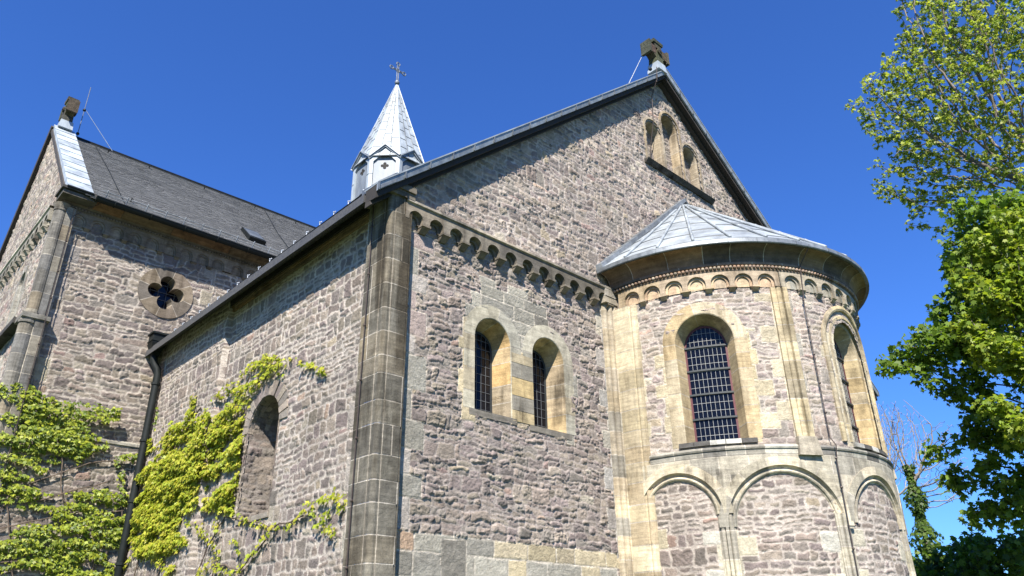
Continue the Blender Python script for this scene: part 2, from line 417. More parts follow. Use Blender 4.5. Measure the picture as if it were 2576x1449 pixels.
def frieze(name, parent, M, u0, u1, zt, zb, cs, r, sp, d, pal, seed, mat, per=1., inner=.6, corb=True, d2=None, cor_h=.1, nblk=2, top=None, back=None):
    """round-arch frieze: slab with arch notches, a stepped inner order and a corbel below each spandrel.
       per = metres per unit of u"""
    R = np.random.RandomState(seed); b = MB(); rr = r/per
    for (ra, dd, lab) in ((rr, d, 0), (rr*inner, (d2 if d2 is not None else d*.45), 1)):
        rm = ra*per
        path = [(u0, zb)]
        for c in cs:
            if lab == 0: path += [(c-ra, zb), (c-ra, sp)]
            else: path += [(c-ra, zb-.0), (c-ra, sp-.0)]
            path += [(c-ra*math.cos(math.pi*k/12), sp+rm*math.sin(math.pi*k/12)) for k in range(1, 12)]
            path += [(c+ra, sp), (c+ra, zb)]
        path.append((u1, zb))
        # fill long straight runs
        full = [path[0]]
        for p in path[1:]:
            q = full[-1]; n = max(1, int(abs(p[0]-q[0])*per/.15))
            full += [(q[0]+(p[0]-q[0])*k/n, q[1]+(p[1]-q[1])*k/n) for k in range(1, n+1)]
        cc = pick(pal, R); last = u0; bl = (cs[1]-cs[0])*nblk if len(cs) > 1 else 1
        for (ua, za), (ub, zb_) in zip(full[:-1], full[1:]):
            if ub-last > bl and abs(zb_-zb) < 1e-6 and abs(za-zb) < 1e-6: cc = pick(pal, R); last = ub
            cfac = 1.0
            col = tuple(x*cfac for x in cc)
            if ub-ua > 1e-7: b.quad(M(ua, dd, za), M(ub, dd, zb_), M(ub, dd, zt), M(ua, dd, zt), col)
            b.quad(M(ua, 0-.03, za), M(ub, 0-.03, zb_), M(ub, dd, zb_), M(ua, dd, za), col)
    n = max(2, int((u1-u0)*per/.2)); us = np.linspace(u0, u1, n)
    if back is not None:
        for a, c in zip(us[:-1], us[1:]): b.quad(M(a, back, zb), M(c, back, zb), M(c, back, zt), M(a, back, zt), pick(pal, R, .95, 1.2))
    if top:   # sloping weathered ledge above, sunlight painted into its brightened colour
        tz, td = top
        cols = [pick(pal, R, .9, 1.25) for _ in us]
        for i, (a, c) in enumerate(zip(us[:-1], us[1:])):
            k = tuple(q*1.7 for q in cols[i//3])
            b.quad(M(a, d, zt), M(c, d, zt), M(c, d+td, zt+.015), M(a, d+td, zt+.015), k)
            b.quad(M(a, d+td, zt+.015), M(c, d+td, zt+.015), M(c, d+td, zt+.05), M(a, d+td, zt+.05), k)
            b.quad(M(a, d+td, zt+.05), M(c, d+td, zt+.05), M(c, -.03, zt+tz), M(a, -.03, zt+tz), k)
    for e in (u0, u1):
        b.quad(M(e, -.03, zb), M(e, d, zb), M(e, d, zt), M(e, -.03, zt), pal[0])
    o = b.build(name, mat, parent)
    if corb:
        for i in range(len(cs)+1):
            if i == 0: c0 = cs[0]-(cs[1]-cs[0])/2
            elif i == len(cs): c0 = cs[-1]+(cs[1]-cs[0])/2
            else: c0 = (cs[i-1]+cs[i])/2
            if i and i < len(cs) and cs[i]-cs[i-1] > 1.15*(cs[1]-cs[0]): continue
            hw = ((cs[1]-cs[0])-2*rr)/2+.012/per
            if c0-hw < u0 or c0+hw > u1: continue
            k = MB(); col = pick(pal, R)
            def sec(z, dd, f): return [M(c0-hw*f, -.03, z), M(c0+hw*f, -.03, z), M(c0+hw*f, dd, z), M(c0-hw*f, dd, z)]
            k.hexa(sec(zb-cor_h*.30, d+.006, 1.08)+sec(zb+.004, d+.006, 1.08), col)
            k.hexa(sec(zb-cor_h, d*.25, .85)+sec(zb-cor_h*.30, d*.92, .98), col)
            k.build("corbel", mat, o)
    return o

def revolve(name, parent, prof, a0, a1, pal, seed, mat, block=10., C=AC, rep=None):
    """prof: (radius, z) ; angles in degrees; colour blocks of given degrees"""
    R = np.random.RandomState(seed); b = MB(); a = a0
    while a < a1-1e-6:
        e = min(a1, a+block*R.uniform(.75, 1.25)); n = max(1, int((e-a)/1.5)); c = pick(pal, R)
        g = min(.11, (e-a)*.1)
        ang = np.linspace(a+g, e-g, n+1)
        f = lambda t, r, z: (C[0]+r*math.cos(math.radians(t)), C[1]+r*math.sin(math.radians(t)), z)
        b.grid([[f(t, r, z) for r, z in prof] for t in ang], c)
        if mat in (M_sand, M_sand_clean):
            for p, q in ((a, ang[0]), (ang[-1], e)): b.grid([[f(t, r-.001, z) for r, z in prof] for t in (p, q)], MORT)
        else:
            for p, q in ((a, ang[0]), (ang[-1], e)): b.grid([[f(t, r+.004, z) for r, z in prof] for t in (p, q)], tuple(x*.8 for x in c))
        a = e
    return b.build(name, mat, parent)

def arch_in(cu, spring, r, zbot, per=1., grow=0.):
    def f(U, Z):
        du = (U-cu)*per
        return ((np.abs(du) < r+grow) & (Z > zbot-grow) & (Z < spring)) | ((np.hypot(du, Z-spring) < r+grow) & (Z >= spring))
    return f

def glazing(name, parent, M, cu, spring, r, zbot, d, nx, nzr, bars, leadw=.006, leadmat=None, framed=True):
    """window: pane + leading + saddle bars as one window part with sub-parts"""
    fr = MB()
    pts = [(cu-r, zbot)]+[(cu-r*math.cos(math.pi*k/20), spring+r*math.sin(math.pi*k/20)) for k in range(21)]+[(cu+r, zbot)]
    # frame band
    def ins(o): return [(cu-r+o, zbot+o)]+[(cu-(r-o)*math.cos(math.pi*k/20), spring+(r-o)*math.sin(math.pi*k/20)) for k in range(21)]+[(cu+r-o, zbot+o)]
    A, B = pts, ins(.035)
    n = len(A)
    for i in range(n):
        j = (i+1) % n
        fr.quad(M(A[i][0], d+.012, A[i][1]), M(A[j][0], d+.012, A[j][1]), M(B[j][0], d+.012, B[j][1]), M(B[i][0], d+.012, B[i][1]))
        fr.quad(M(B[i][0], d+.012, B[i][1]), M(B[j][0], d+.012, B[j][1]), M(B[j][0], d-.01, B[j][1]), M(B[i][0], d-.01, B[i][1]))
    o = fr.build(name, M_red if framed else M_bar, parent)
    pn = MB(); nu = 14
    for i in range(nu):
        ua, ub = cu-r+2*r*i/nu, cu-r+2*r*(i+1)/nu
        za = spring+math.sqrt(max(0, r*r-(ua-cu)**2)); zb = spring+math.sqrt(max(0, r*r-(ub-cu)**2))
        pn.quad(M(ua, d, zbot), M(ub, d, zbot), M(ub, d, zb), M(ua, d, za))
    pn.build("pane", M_glass, o)
    ld = MB(); rr = r-.035
    top = lambda u: spring+math.sqrt(max(0, rr*rr-(u-cu)**2))
    for i in range(1, nx):
        u = cu-rr+2*rr*i/nx
        ld.hexa([M(u-leadw, d+.004, zbot+.035), M(u+leadw, d+.004, zbot+.035), M(u+leadw, d+.010, zbot+.035), M(u-leadw, d+.010, zbot+.035),
                 M(u-leadw, d+.004, top(u)), M(u+leadw, d+.004, top(u)), M(u+leadw, d+.010, top(u)), M(u-leadw, d+.010, top(u))])
    H = spring+r-zbot
    for k in range(1, nzr):
        z = zbot+H*k/nzr
        hw = rr if z < spring else math.sqrt(max(0, rr*rr-(z-spring)**2))
        if hw < .05: continue
        us = np.linspace(cu-hw, cu+hw, 7)
        for a, c in zip(us[:-1], us[1:]):
            ld.hexa([M(a, d+.003, z-leadw), M(c, d+.003, z-leadw), M(c, d+.009, z-leadw), M(a, d+.009, z-leadw),
                     M(a, d+.003, z+leadw), M(c, d+.003, z+leadw), M(c, d+.009, z+leadw), M(a, d+.009, z+leadw)])
    ld.build("leading", leadmat or M_lead, o)
    for z in bars:
        q = MB(); hw = r if z < spring else math.sqrt(max(0, r*r-(z-spring)**2))
        us = np.linspace(cu-hw, cu+hw, 7)
        for a, c in zip(us[:-1], us[1:]):
            q.hexa([M(a, d+.01, z-.018), M(c, d+.01, z-.018), M(c, d+.035, z-.018), M(a, d+.035, z-.018),
                    M(a, d+.01, z+.012), M(c, d+.01, z+.012), M(c, d+.035, z+.012), M(a, d+.035, z+.012)])
        q.build("saddle_bar", M_bar, o)
    return o

def quoins(u_edge, side, z0, z1, seed, pal, wmin=.10, wmax=.30, h=(.24, .4), per=1.):
    R = np.random.RandomState(seed); out = []; z = z0; k = 0
    while z < z1-.05:
        hh = min(R.uniform(*h), z1-z); wd = (wmax if (k % 2) else wmin)*R.uniform(.75, 1.2)/per
        out.append((u_edge-wd, u_edge, z, z+hh, pick(pal, R)) if side < 0 else (u_edge, u_edge+wd, z, z+hh, pick(pal, R)))
        z += hh; k += 1
    return out

# ------------------------------------------------------------------ ground
g = MB(); n_ = 24; xs = np.linspace(-400, 400, n_+1)
g.grid([[(x, y, 0.0) for y in xs] for x in xs]); gr = g.build("ground", M_grass); gr["kind"] = "structure"

# ================================================================== the church
church = thing("church", "old purple-grey rubble stone church with round apse, slate roof and zinc ridge turret", "church", (13, 14, 0))
church_inv = church.matrix_world.inverted()
class _P: pass
def fixp():
    """children were modelled in world space: cancel the parent's offset"""
    for o in church.children: o.matrix_parent_inverse = church_inv
PA = church

# ---- front gable wall (two windows, blind arcade)
W1 = (7.27, 5.88, .37, 4.75); W2 = (8.485, 5.88, .37, 4.72)
r_ = np.random.RandomState(3)
blk = []
# dressed masonry round the pair of windows
def rowb(z0, z1, xs_, pal, seed):
    R = np.random.RandomState(seed); return [(a, b_, z0, z1, pick(pal, R)) for a, b_ in zip(xs_[:-1], xs_[1:])]
blk += rowb(6.36, 6.60, [6.82, 7.02, 7.72, 8.18, 8.52], SG, 1)
blk += rowb(6.60, 6.80, [7.02, 7.50, 7.95, 8.48], SG[:4], 2)
blk += rowb(6.14, 6.36, [6.70, 7.05, 7.60, 8.10, 8.62, 8.9], SG, 4)
blk += rowb(5.80, 6.14, [6.66, 7.0, 7.88, 8.05, 8.7, 9.0], SB+SG, 5)
blk += [(7.0, 7.34, 6.80, 6.92, SG[0]), (7.6, 8.05, 6.80, 6.95, SG[3])]
blk += quoins(6.92, -1, 4.55, 5.80, 8, SG+SB, .22, .36)
blk += quoins(8.84, 1, 4.55, 5.80, 9, SB+SG, .18, .28)
blk += [(7.62, 8.13, 4.70, 4.9, SB[0]), (7.62, 8.13, 4.9, 5.14, SG[2]), (7.62, 8.13, 5.14, 5.42, SB[4]), (7.62, 8.13, 5.42, 5.66, SG[2]), (7.62, 8.13, 5.66, 5.86, SB[1])]
# plinth of large dressed blocks
def plinth(z0, z1, xa, xb, seed, wd=(.35, .75)):
    R = np.random.RandomState(seed); x = xa; out = []
    while x < xb-.08:
        e = min(xb, x+R.uniform(*wd)); pal = SG[1:] if (x < 7.0) else (SB[1:4]+SG[:2])
        if R.rand() < .1: pal = [(.42, .30, .21)]
        out.append((x, e, z0, z1, pick(pal, R))); x = e
    return out
blk += plinth(2.74, 2.97, 5.5, 9.95, 11)+plinth(2.44, 2.74, 5.5, 9.95, 12)+plinth(2.15, 2.44, 5.5, 9.95, 13)
blk += [(6.35, 6.78, 2.42, 2.93, SG[4])]
# quoin blocks beside the corner pilaster and beside the apse
blk += quoins(5.66, 1, 3.0, 7.2, 14, SG[:2]+[(.36, .29, .26), (.40, .36, .32)], .16, .42, (.25, .5))
blk += quoins(9.95, -1, 2.9, 7.25, 15, [(.36, .34, .31), (.33, .30, .27), (.40, .37, .31)], .06, .24, (.28, .45))
R_ST = dict(mw=.006, rough=.044, prot=.022, dome=.009, warp=.075, band=(.17, .27), sw=(.10, .34), big=.10, odd=.045, mort=(.37, .32, .285), mh=.002, dark=1.2)
h1 = arch_in(*W1, grow=.07); h2 = arch_in(*W2, grow=.07)
masonry("front_wall", PA, M_R, 5.32, 10.42, 2.3, 7.66, .0135, 21, R_ST, blk, lambda U, Z: h1(U, Z) | h2(U, Z))
masonry("front_wall_base", PA, M_R, 5.32, 10.42, 0, 2.3, .05, 22, R_ST)
AP = (12.75, 14.22)       # gable apex
def roofline(U): return np.where(U < AP[0], AP[1]-.858*(AP[0]-U), AP[1]-.715*(U-AP[0]))
A1 = (12.31, 12.39, .27, 11.46); A2 = (13.03, 12.90, .31, 11.46); A3 = (13.80, 12.385, .285, 11.46)
arcs = [arch_in(*a, grow=.03) for a in (A1, A2, A3)]
G_ST = dict(R_ST, rough=.06, mw=.008, mort=(.45, .395, .345), dark=1.2, odd=.07)
masonry("gable_wall", PA, M_R, 5.32, 20.4, 7.66, 14.3, .02, 23, G_ST, [],
        lambda U, Z: (Z > roofline(U)+.02) | arcs[0](U, Z) | arcs[1](U, Z) | arcs[2](U, Z) | ((np.abs(U-13.05) < 2.2) & (Z < 8.6)))
b = MB(); b.box(15.7, 22.0, 8.03, 8.3, 0, 9.0, (.2, .17, .165)); b.build("front_wall_right", M_rubble, PA)
b = MB(); b.box(21.0, 21.4, 8.32, 20.0, 0, 8.0, (.2, .17, .155)); b.build("side_wall_far", M_rubble, PA)

# windows in the front wall
for i, (cu, sp, r, zb) in enumerate((W1, W2)):
    prof = [(.215, -.02), (.215, .014), (.004, .016), (-.008, .006), (-.10, -.36)]
    sweep_arch("window_surround", PA, M_R, cu, sp, r, zb-.01, prof, [(.43, .395, .31), (.38, .355, .285), (.46, .42, .32), (.42, .36, .255), (.35, .33, .27)], 31+i, M_sand, .27, .5, True, True, 3, [(.54, .41, .23), (.55, .38, .18), (.48, .38, .25), (.40, .33, .23), (.57, .43, .25)])
    glazing("window", PA, M_R, cu, sp-.02, r-.10, zb+.0, -.33, 5, 10, [], .0035, M_lead_dark, False)
    b = MB(); b.hexa([M_R(cu-r-.10, -.4, zb-.10), M_R(cu+r+.10, -.4, zb-.10), M_R(cu+r+.10, .018, zb-.10), M_R(cu-r-.10, .018, zb-.10),
                      M_R(cu-r-.10, -.4, zb+.03), M_R(cu+r+.10, -.4, zb+.03), M_R(cu+r+.10, .022, zb-.01), M_R(cu-r-.10, .022, zb-.01)], (.2, .18, .15))
    b.build("window_sill", M_sand, PA)
b = MB(); R = np.random.RandomState(17)
for z0, z1, c in ((4.705, 4.88, (.50, .40, .235)), (4.88, 5.11, (.27, .245, .20)), (5.11, 5.40, (.53, .40, .205)), (5.40, 5.64, (.25, .23, .19)), (5.64, 5.80, (.43, .36, .24))):
    cut_ = 7.645+.465*R.uniform(.35, .65)
    for xa_, xb_ in ((7.645, cut_), (cut_, 8.110)):
        k_ = R.uniform(.88, 1.1); b.hexa([M_R(xa_+.004, .008, z0+.005), M_R(xb_-.004, .008, z0+.005), M_R(xb_-.004, .021, z0+.005), M_R(xa_+.004, .021, z0+.005), M_R(xa_+.004, .008, z1-.005), M_R(xb_-.004, .008, z1-.005), M_R(xb_-.004, .021, z1-.005), M_R(xa_+.004, .021, z1-.005)], tuple(q*k_ for q in c))
b.build("window_pier", M_sand, PA)
# carved lettering on the reveal of the left window
fc = bpy.data.curves.new("carved_lettering", 'FONT'); fc.body = "IEGNITZ\n EICHLER"; fc.size = .055; fc.extrude = .0008
fo = bpy.data.objects.new("tmp", fc); COL.objects.link(fo); bpy.context.view_layer.update()
me = bpy.data.meshes.new_from_object(fo); bpy.data.objects.remove(fo)
at = me.color_attributes.new("tint", 'FLOAT_COLOR', 'POINT'); at.data.foreach_set("color", np.tile([.30, .23, .14, 1], len(me.vertices)).astype(np.float32))
me.materials.clear(); me.materials.append(M_sand_clean)
lo = link("carved_lettering", me, PA)
# reveal plane runs from (7.632, 7.994) back to (7.54, 8.36)
p0 = Vector((7.54, 8.36, 0)); p1 = Vector((7.632, 7.994, 0)); dx = (p1-p0).normalized(); nn = dx.cross(Vector((0, 0, 1))).normalized()
if nn.x > 0: nn = -nn
base = p0+dx*.03+nn*.002; M4 = Matrix(((dx.x, 0, nn.x, base.x), (dx.y, 0, nn.y, base.y), (0, 1, 0, 5.08), (0, 0, 0, 1)))
me.transform(M4)

# blind arcade in the gable
for i, (cu, sp, r, zb) in enumerate((A1, A2, A3)):
    dd_ = .004 if i == 1 else 0.
    prof = [(.115, -.03), (.115, .03+dd_), (.062, .034+dd_), (.058, -.02), (.042, -.045), (.034, -.015), (.012, -.012), (.0, -.05), (-.005, -.30)]
    o = sweep_arch("blind_niche_surround", PA, M_R, cu, sp, r, zb, prof, [(.42, .35, .255), (.45, .36, .24), (.38, .32, .24)], 41+i, M_sand_clean, .45, .6)
    Mn = lambda u, d, z: M_R(u, d-.24, z)
    masonry("blind_niche_panel", PA, Mn, cu-r-.06, cu+r+.06, zb-.05, sp+r+.06, .02, 51+i, dict(G_ST, prot=.012, rough=.02, mort=(.38, .33, .28), dark=1.0))
b = MB(); b.hexa([M_R(11.84, -.3, 11.33), M_R(14.50, -.3, 11.33), M_R(14.50, .05, 11.33), M_R(11.84, .05, 11.33),
                  M_R(11.84, -.3, 11.47), M_R(14.50, -.3, 11.47), M_R(14.50, .13, 11.42), M_R(11.84, .13, 11.42)], (.09, .082, .072))
b.build("niche_sill", M_sand, PA)

# arch frieze of the front wall
fcs = [5.62+.384*i+.0 for i in range(12)]
fcs = [c+.02 for c in fcs]
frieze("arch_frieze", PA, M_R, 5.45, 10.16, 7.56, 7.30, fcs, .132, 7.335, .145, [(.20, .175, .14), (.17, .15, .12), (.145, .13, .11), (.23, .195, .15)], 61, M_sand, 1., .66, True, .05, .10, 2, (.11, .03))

# corner pilaster with a roll on the arris
def arcpts(cx, cy, r, a0, a1, n): return [(cx+r*math.cos(math.radians(a0+(a1-a0)*k/n)), cy+r*math.sin(math.radians(a0+(a1-a0)*k/n))) for k in range(n+1)]
pl = [(5.32, 8.42), (5.20, 8.42), (5.182, 8.405), (5.18, 8.39), (5.18, 8.2), (5.18, 8.015), (5.192, 8.0), (5.192, 7.992)]+arcpts(5.243, 7.93, .060, 150, 290, 8)+[(5.285, 7.872), (5.285, 7.862), (5.30, 7.86), (5.42, 7.86), (5.535, 7.86), (5.545, 7.872), (5.552, 7.872)]+arcpts(5.565, 7.885, .016, 180, 350, 4)+[(5.583, 8.02)]
PILP = [(.20, .182, .145), (.17, .156, .125), (.23, .20, .15), (.155, .143, .118), (.26, .215, .145), (.21, .19, .15), (.185, .17, .138)]
courses("corner_pilaster", PA, pl, 0, 7.62, PILP, 71, M_dirty, (.24, .44), (3, 4, 20, 21), .004, lit_edges=(6, 17, 23))
b = MB()
for z0, z1, e in ((7.60, 7.70, .03), (7.70, 7.80, .06)):
    b.box(5.16-e, 5.58, 7.85-e, 8.46, z0, z1-.004, (.16, .14, .11))
b.build("pilaster_capital", M_sand, PA)

# moulded pier where the wall meets the apse
def roll(cx, y, r): return arcpts(cx, y, r, 180, 360, 6)
pp = [(9.93, 8.02), (9.93, 7.955)]+roll(9.985, 7.955, .045)+[(10.035, 7.93)]+roll(10.085, 7.92, .05)+[(10.14, 7.90), (10.17, 7.86), (10.31, 7.86), (10.335, 7.88), (10.335, 8.05)]
courses("apse_pier", PA, pp, 0, 7.30, [(.55, .46, .32), (.50, .42, .30), (.43, .37, .28), (.57, .48, .33), (.38, .35, .29)], 73, M_sand_clean, (.26, .42), (), .003)
b = MB(); b.box(9.9, 10.36, 7.84, 8.05, 7.30, 7.42, (.42, .37, .29)); b.box(9.9, 10.37, 7.83, 8.05, 7.424, 7.62, (.36, .33, .28)); b.build("pier_capital", M_sand_clean, PA)

# verge of the front gable: zinc fascia, dark soffit
def verge_pts(side):
    ex = 4.86 if side < 0 else 21.6
    return (AP[0], AP[1]+.10), (ex, float(roofline(np.array(ex)))+.10)
for side in (-1, 1):
    (xa, za), (xb, zb) = verge_pts(side)
    nseg = 18; R = np.random.RandomState(5+side)
    fz = MB(); sf = MB(); tp = MB()
    for k in range(nseg):
        t0, t1 = k/nseg, (k+1)/nseg
        P0 = (xa+(xb-xa)*t0, za+(zb-za)*t0); P1 = (xa+(xb-xa)*(t1), za+(zb-za)*t1)
        c = R.uniform(1.3, 1.75); cc = (c, c, c)
        # fascia: front face + folded lip on top
        fz.hexa([(P0[0], 7.71, P0[1]-.115), (P1[0], 7.71, P1[1]-.115), (P1[0], 7.75, P1[1]-.115), (P0[0], 7.75, P0[1]-.115),
                 (P0[0], 7.69, P0[1]+.0), (P1[0], 7.69, P1[1]+.0), (P1[0], 7.75, P1[1]+.0), (P0[0], 7.75, P0[1]+.0)], cc)
        fz.hexa([(P1[0]-.012, 7.682, P1[1]-.115), (P1[0]+.012, 7.682, P1[1]-.115), (P1[0]+.012, 7.70, P1[1]-.115), (P1[0]-.012, 7.70, P1[1]-.115),
                 (P1[0]-.012, 7.682, P1[1]+.012), (P1[0]+.012, 7.682, P1[1]+.012), (P1[0]+.012, 7.70, P1[1]+.012), (P1[0]-.012, 7.70, P1[1]+.012)], (.8, .8, .8))
        tp.hexa([(P0[0], 7.68, P0[1]+.004), (P1[0], 7.68, P1[1]+.004), (P1[0], 8.06, P1[1]+.004), (P0[0], 8.06, P0[1]+.004),
                 (P0[0], 7.68, P0[1]+.03), (P1[0], 7.68, P1[1]+.03), (P1[0], 8.06, P1[1]+.03), (P0[0], 8.06, P0[1]+.03)], (.8, .8, .8))
    sf.hexa([(xb, 7.76, zb-.22), (xa, 7.76, za-.22), (xa, 8.02, za-.20), (xb, 8.02, zb-.20),
             (xb, 7.76, zb-.004), (xa, 7.76, za-.004), (xa, 8.02, za-.004), (xb, 8.02, zb-.004)], (.5, .5, .5))
    sf.hexa([(xb, 7.88, zb-.28), (xa, 7.88, za-.28), (xa, 8.02, za-.28), (xb, 8.02, zb-.28),
             (xb, 7.90, zb-.204), (xa, 7.90, za-.204), (xa, 8.02, za-.204), (xb, 8.02, zb-.204)], (.8, .8, .8))
    o = fz.build("verge_fascia", M_zinc_dark, PA); tp.build("verge_capping", M_zinc, o); sf.build("verge_soffit", M_soffit, o)

# chancel roof slabs
for side in (-1, 1):
    (xa, za), (xb, zb) = verge_pts(side); b = MB()
    b.hexa([(xa, 8.07, za-.16), (xb, 8.07, zb-.16), (xb, 19.9, zb-.16), (xa, 19.9, za-.16), (xa, 8.07, za-.02), (xb, 8.07, zb-.02), (xb, 19.9, zb-.02), (xa, 19.9, za-.02)], (.07, .07, .072))
    b.build("chancel_roof", M_slate, PA)

# ---- side wall with the round-headed slit
NI = (11.22, 4.86, .52, 3.5)      # niche centre, spring, radius, sill
hn = arch_in(*NI, grow=.0)
L_ST = dict(mw=.012, rough=.020, prot=.016, dome=.009, warp=.065, band=(.18, .29), sw=(.11, .30), big=.2, odd=.035, mort=(.44, .39, .34), mh=.004, dark=1.0)
lb = quoins(8.38, 1, 2.3, 6.6, 81, [(.40, .37, .31), (.36, .32, .28), (.33, .29, .26)], .12, .30, (.3, .5))
masonry("side_wall", PA, M_L, 8.36, 16.42, 2.3, 7.80, .0165, 82, L_ST, lb, hn, lambda U, Z: np.where(U > 13.1, .10, 0))
masonry("side_wall_base", PA, M_L, 8.36, 16.42, 0, 2.3, .05, 83, L_ST)
# niche: rough voussoirs flush with the wall, deep reveal
cu, sp, r, zb = NI
b = MB(); R = np.random.RandomState(9); ND = .95
P_ = [(cu-r+.02, z) for z in np.linspace(zb, sp, 9)]+[(cu-r*math.cos(math.pi*k/16), sp+r*math.sin(math.pi*k/16)) for k in range(1, 17)]
ds = np.linspace(.02, -ND, 12)
for i in range(len(P_)-1):
    for k0 in range(0, 11):
        c = pick(PURPLE, R, .8, 1.25)
        q = [M_L(P_[j][0]+R.uniform(-.008, .008), ds[k]+R.uniform(-.006, .006), P_[j][1]+R.uniform(-.008, .008)) for j, k in ((i, k0), (i+1, k0), (i+1, k0+1), (i, k0+1))]
        b.quad(*q, c)
b.build("niche_reveal", M_rubble, PA)
masonry("niche_jamb", PA, lambda u, d, z: (5.285+u, cu+r+.018-d-.06*u, z), -.02, ND, zb-.02, sp+.02, .02, 92, dict(L_ST, rough=.05, prot=.03, mort=(.25, .22, .195), dark=.95))
b = MB()
for k in range(15):     # voussoirs
    a0, a1 = math.pi*(k+.06)/15, math.pi*(k+.94)/15; ro = r+R.uniform(.22, .30); c = pick(PURPLE, R, .85, 1.35)
    q = lambda a, rr, d: M_L(cu+rr*math.cos(a), d, sp+rr*math.sin(a))
    hh = R.uniform(.02, .04)
    b.hexa([q(a0, r, -.03), q(a1, r, -.03), q(a1, ro, -.03), q(a0, ro, -.03), q(a0, r, hh), q(a1, r, hh), q(a1, ro, hh*.7), q(a0, ro, hh*.7)], c)
b.build("niche_voussoirs", M_rubble, PA)
Mn = lambda u, d, z: M_L(u, d-ND, z)
masonry("niche_back", PA, Mn, cu-r-.2, cu+r+.05, zb-.05, sp+r+.05, .025, 91, dict(L_ST, rough=.03, dark=.8))
b = MB(); b.hexa([M_L(10.70, -.9, zb-.06), M_L(11.75, -.9, zb-.06), M_L(11.75, .03, zb-.08), M_L(10.70, .03, zb-.08), M_L(10.70, -.9, zb+.08), M_L(11.75, -.9, zb+.08), M_L(11.75, .035, zb-.01), M_L(10.70, .035, zb-.01)], (.3, .265, .22))
b.build("niche_sill", M_sand, PA)
# eaves: stone cornice and gutter
b = MB()
for (d0, z0, z1) in ((.045, 7.47, 7.53), (.07, 7.534, 7.58)):
    R = np.random.RandomState(int(d0*100)); y = 8.45
    while y < 13.05:
        e = min(13.1, y+R.uniform(.9, 1.5)); b.box(5.3-d0, 5.33, y+.004, e-.004, z0, z1, pick([(.27, .17, .10), (.22, .15, .10), (.19, .14, .105)], R)); y = e
b.build("eaves_cornice", M_sand_clean, PA)
def gutter(name, p0, p1, outv, r, mat, brk, zslope=0):
    p0 = Vector(p0); p1 = Vector(p1); dv = (p1-p0); L = dv.length; dv.normalize(); o = Vector(outv); u = Vector((0, 0, 1))
    b = MB(); n = 10
    prof = [p0+o*(-r*math.cos(math.pi*k/n))-u*r*math.sin(math.pi*k/n) for k in range(n+1)]
    prof += [p0+o*(.86*r*math.cos(math.pi*k/n))-u*.86*r*math.sin(math.pi*k/n) for k in range(n+1)]
    b.grid([prof+[prof[0]], [q+dv*L for q in prof]+[prof[0]+dv*L]])
    b.tube([p0+o*r, p1+o*r], r*.14, 6)
    for e in (p0, p1): b.add([e+(q-p0) for q in prof[:n+1]], [tuple(range(n+1))])
    m = int(L/brk)
    for k in range(m+1):
        c = p0+dv*(L*(k+.5)/(m+1))
        b.tube([c+o*(-1.06*r*math.cos(math.pi*j/n))-u*1.06*r*math.sin(math.pi*j/n) for j in range(n+1)], .012, 5)
    return b.build(name, mat, PA, False)
gut = gutter("gutter", (5.175, 8.45, 7.83), (5.175, 16.25, 7.775), (-1, 0, 0), .085, M_dark, .55)
b = MB(); b.box(5.20, 5.32, 8.2, 16.35, 7.584, 7.80, (.15, .15, .15)); b.build("eaves_soffit", M_soffit, gut)
for k in range(19):
    b = MB(); y = 8.5+k*.42; b.tube([(5.11, y, 7.81-.007*(y-8.45)), (5.11, y, 7.91-.007*(y-8.45)), (5.14, y, 7.94-.007*(y-8.45))], .009, 6); b.sphere((5.11, y, 7.91-.007*(y-8.45)), .018, 6, 4); b.build("snow_hook", M_galv, gut)
# kicked end of the verge at the corner
b = MB(); b.hexa([(4.88, 7.70, 7.46), (5.16, 7.70, 7.70), (5.24, 8.46, 7.72), (5.06, 8.46, 7.70), (4.88, 7.70, 7.60), (5.16, 7.70, 7.86), (5.24, 8.46, 7.90), (5.06, 8.46, 7.86)], (.75, .75, .75)); b.build("verge_end_box", M_zinc_dark, PA)

# downpipe and hopper in the inner corner
b = MB(); px, py = 4.97, 16.14
b.tube([(px, py, 7.40), (px, py, 7.28), (px+.03, py-.02, 7.18), (px+.09, py-.06, 7.08), (px+.11, py-.07, 6.95), (px+.11, py-.07, 4.0), (px+.11, py-.07, 0)], .075, 12)
dp = b.build("downpipe", M_dark, PA, True)
for z in (6.75, 5.55, 4.35, 3.2, 2.0):
    b = MB(); b.tube([(px+.11, py-.07, z-.025), (px+.11, py-.07, z+.025)], .09, 12); b.build("pipe_collar", M_dark, dp)
b = MB()
def ringq(hw, z): return [(px-hw, py-hw, z), (px+hw, py-hw, z), (px+hw, py+hw, z), (px-hw, py+hw, z)]
b.hexa(ringq(.07, 7.36)+ringq(.09, 7.48)); b.hexa(ringq(.10, 7.48)+ringq(.15, 7.62)); b.hexa(ringq(.14, 7.62)+ringq(.14, 7.82)); b.hexa(ringq(.17, 7.82)+ringq(.17, 7.86)); b.hexa(ringq(.155, 7.66)+ringq(.155, 7.69))
b.build("rainwater_hopper", M_dark, dp)

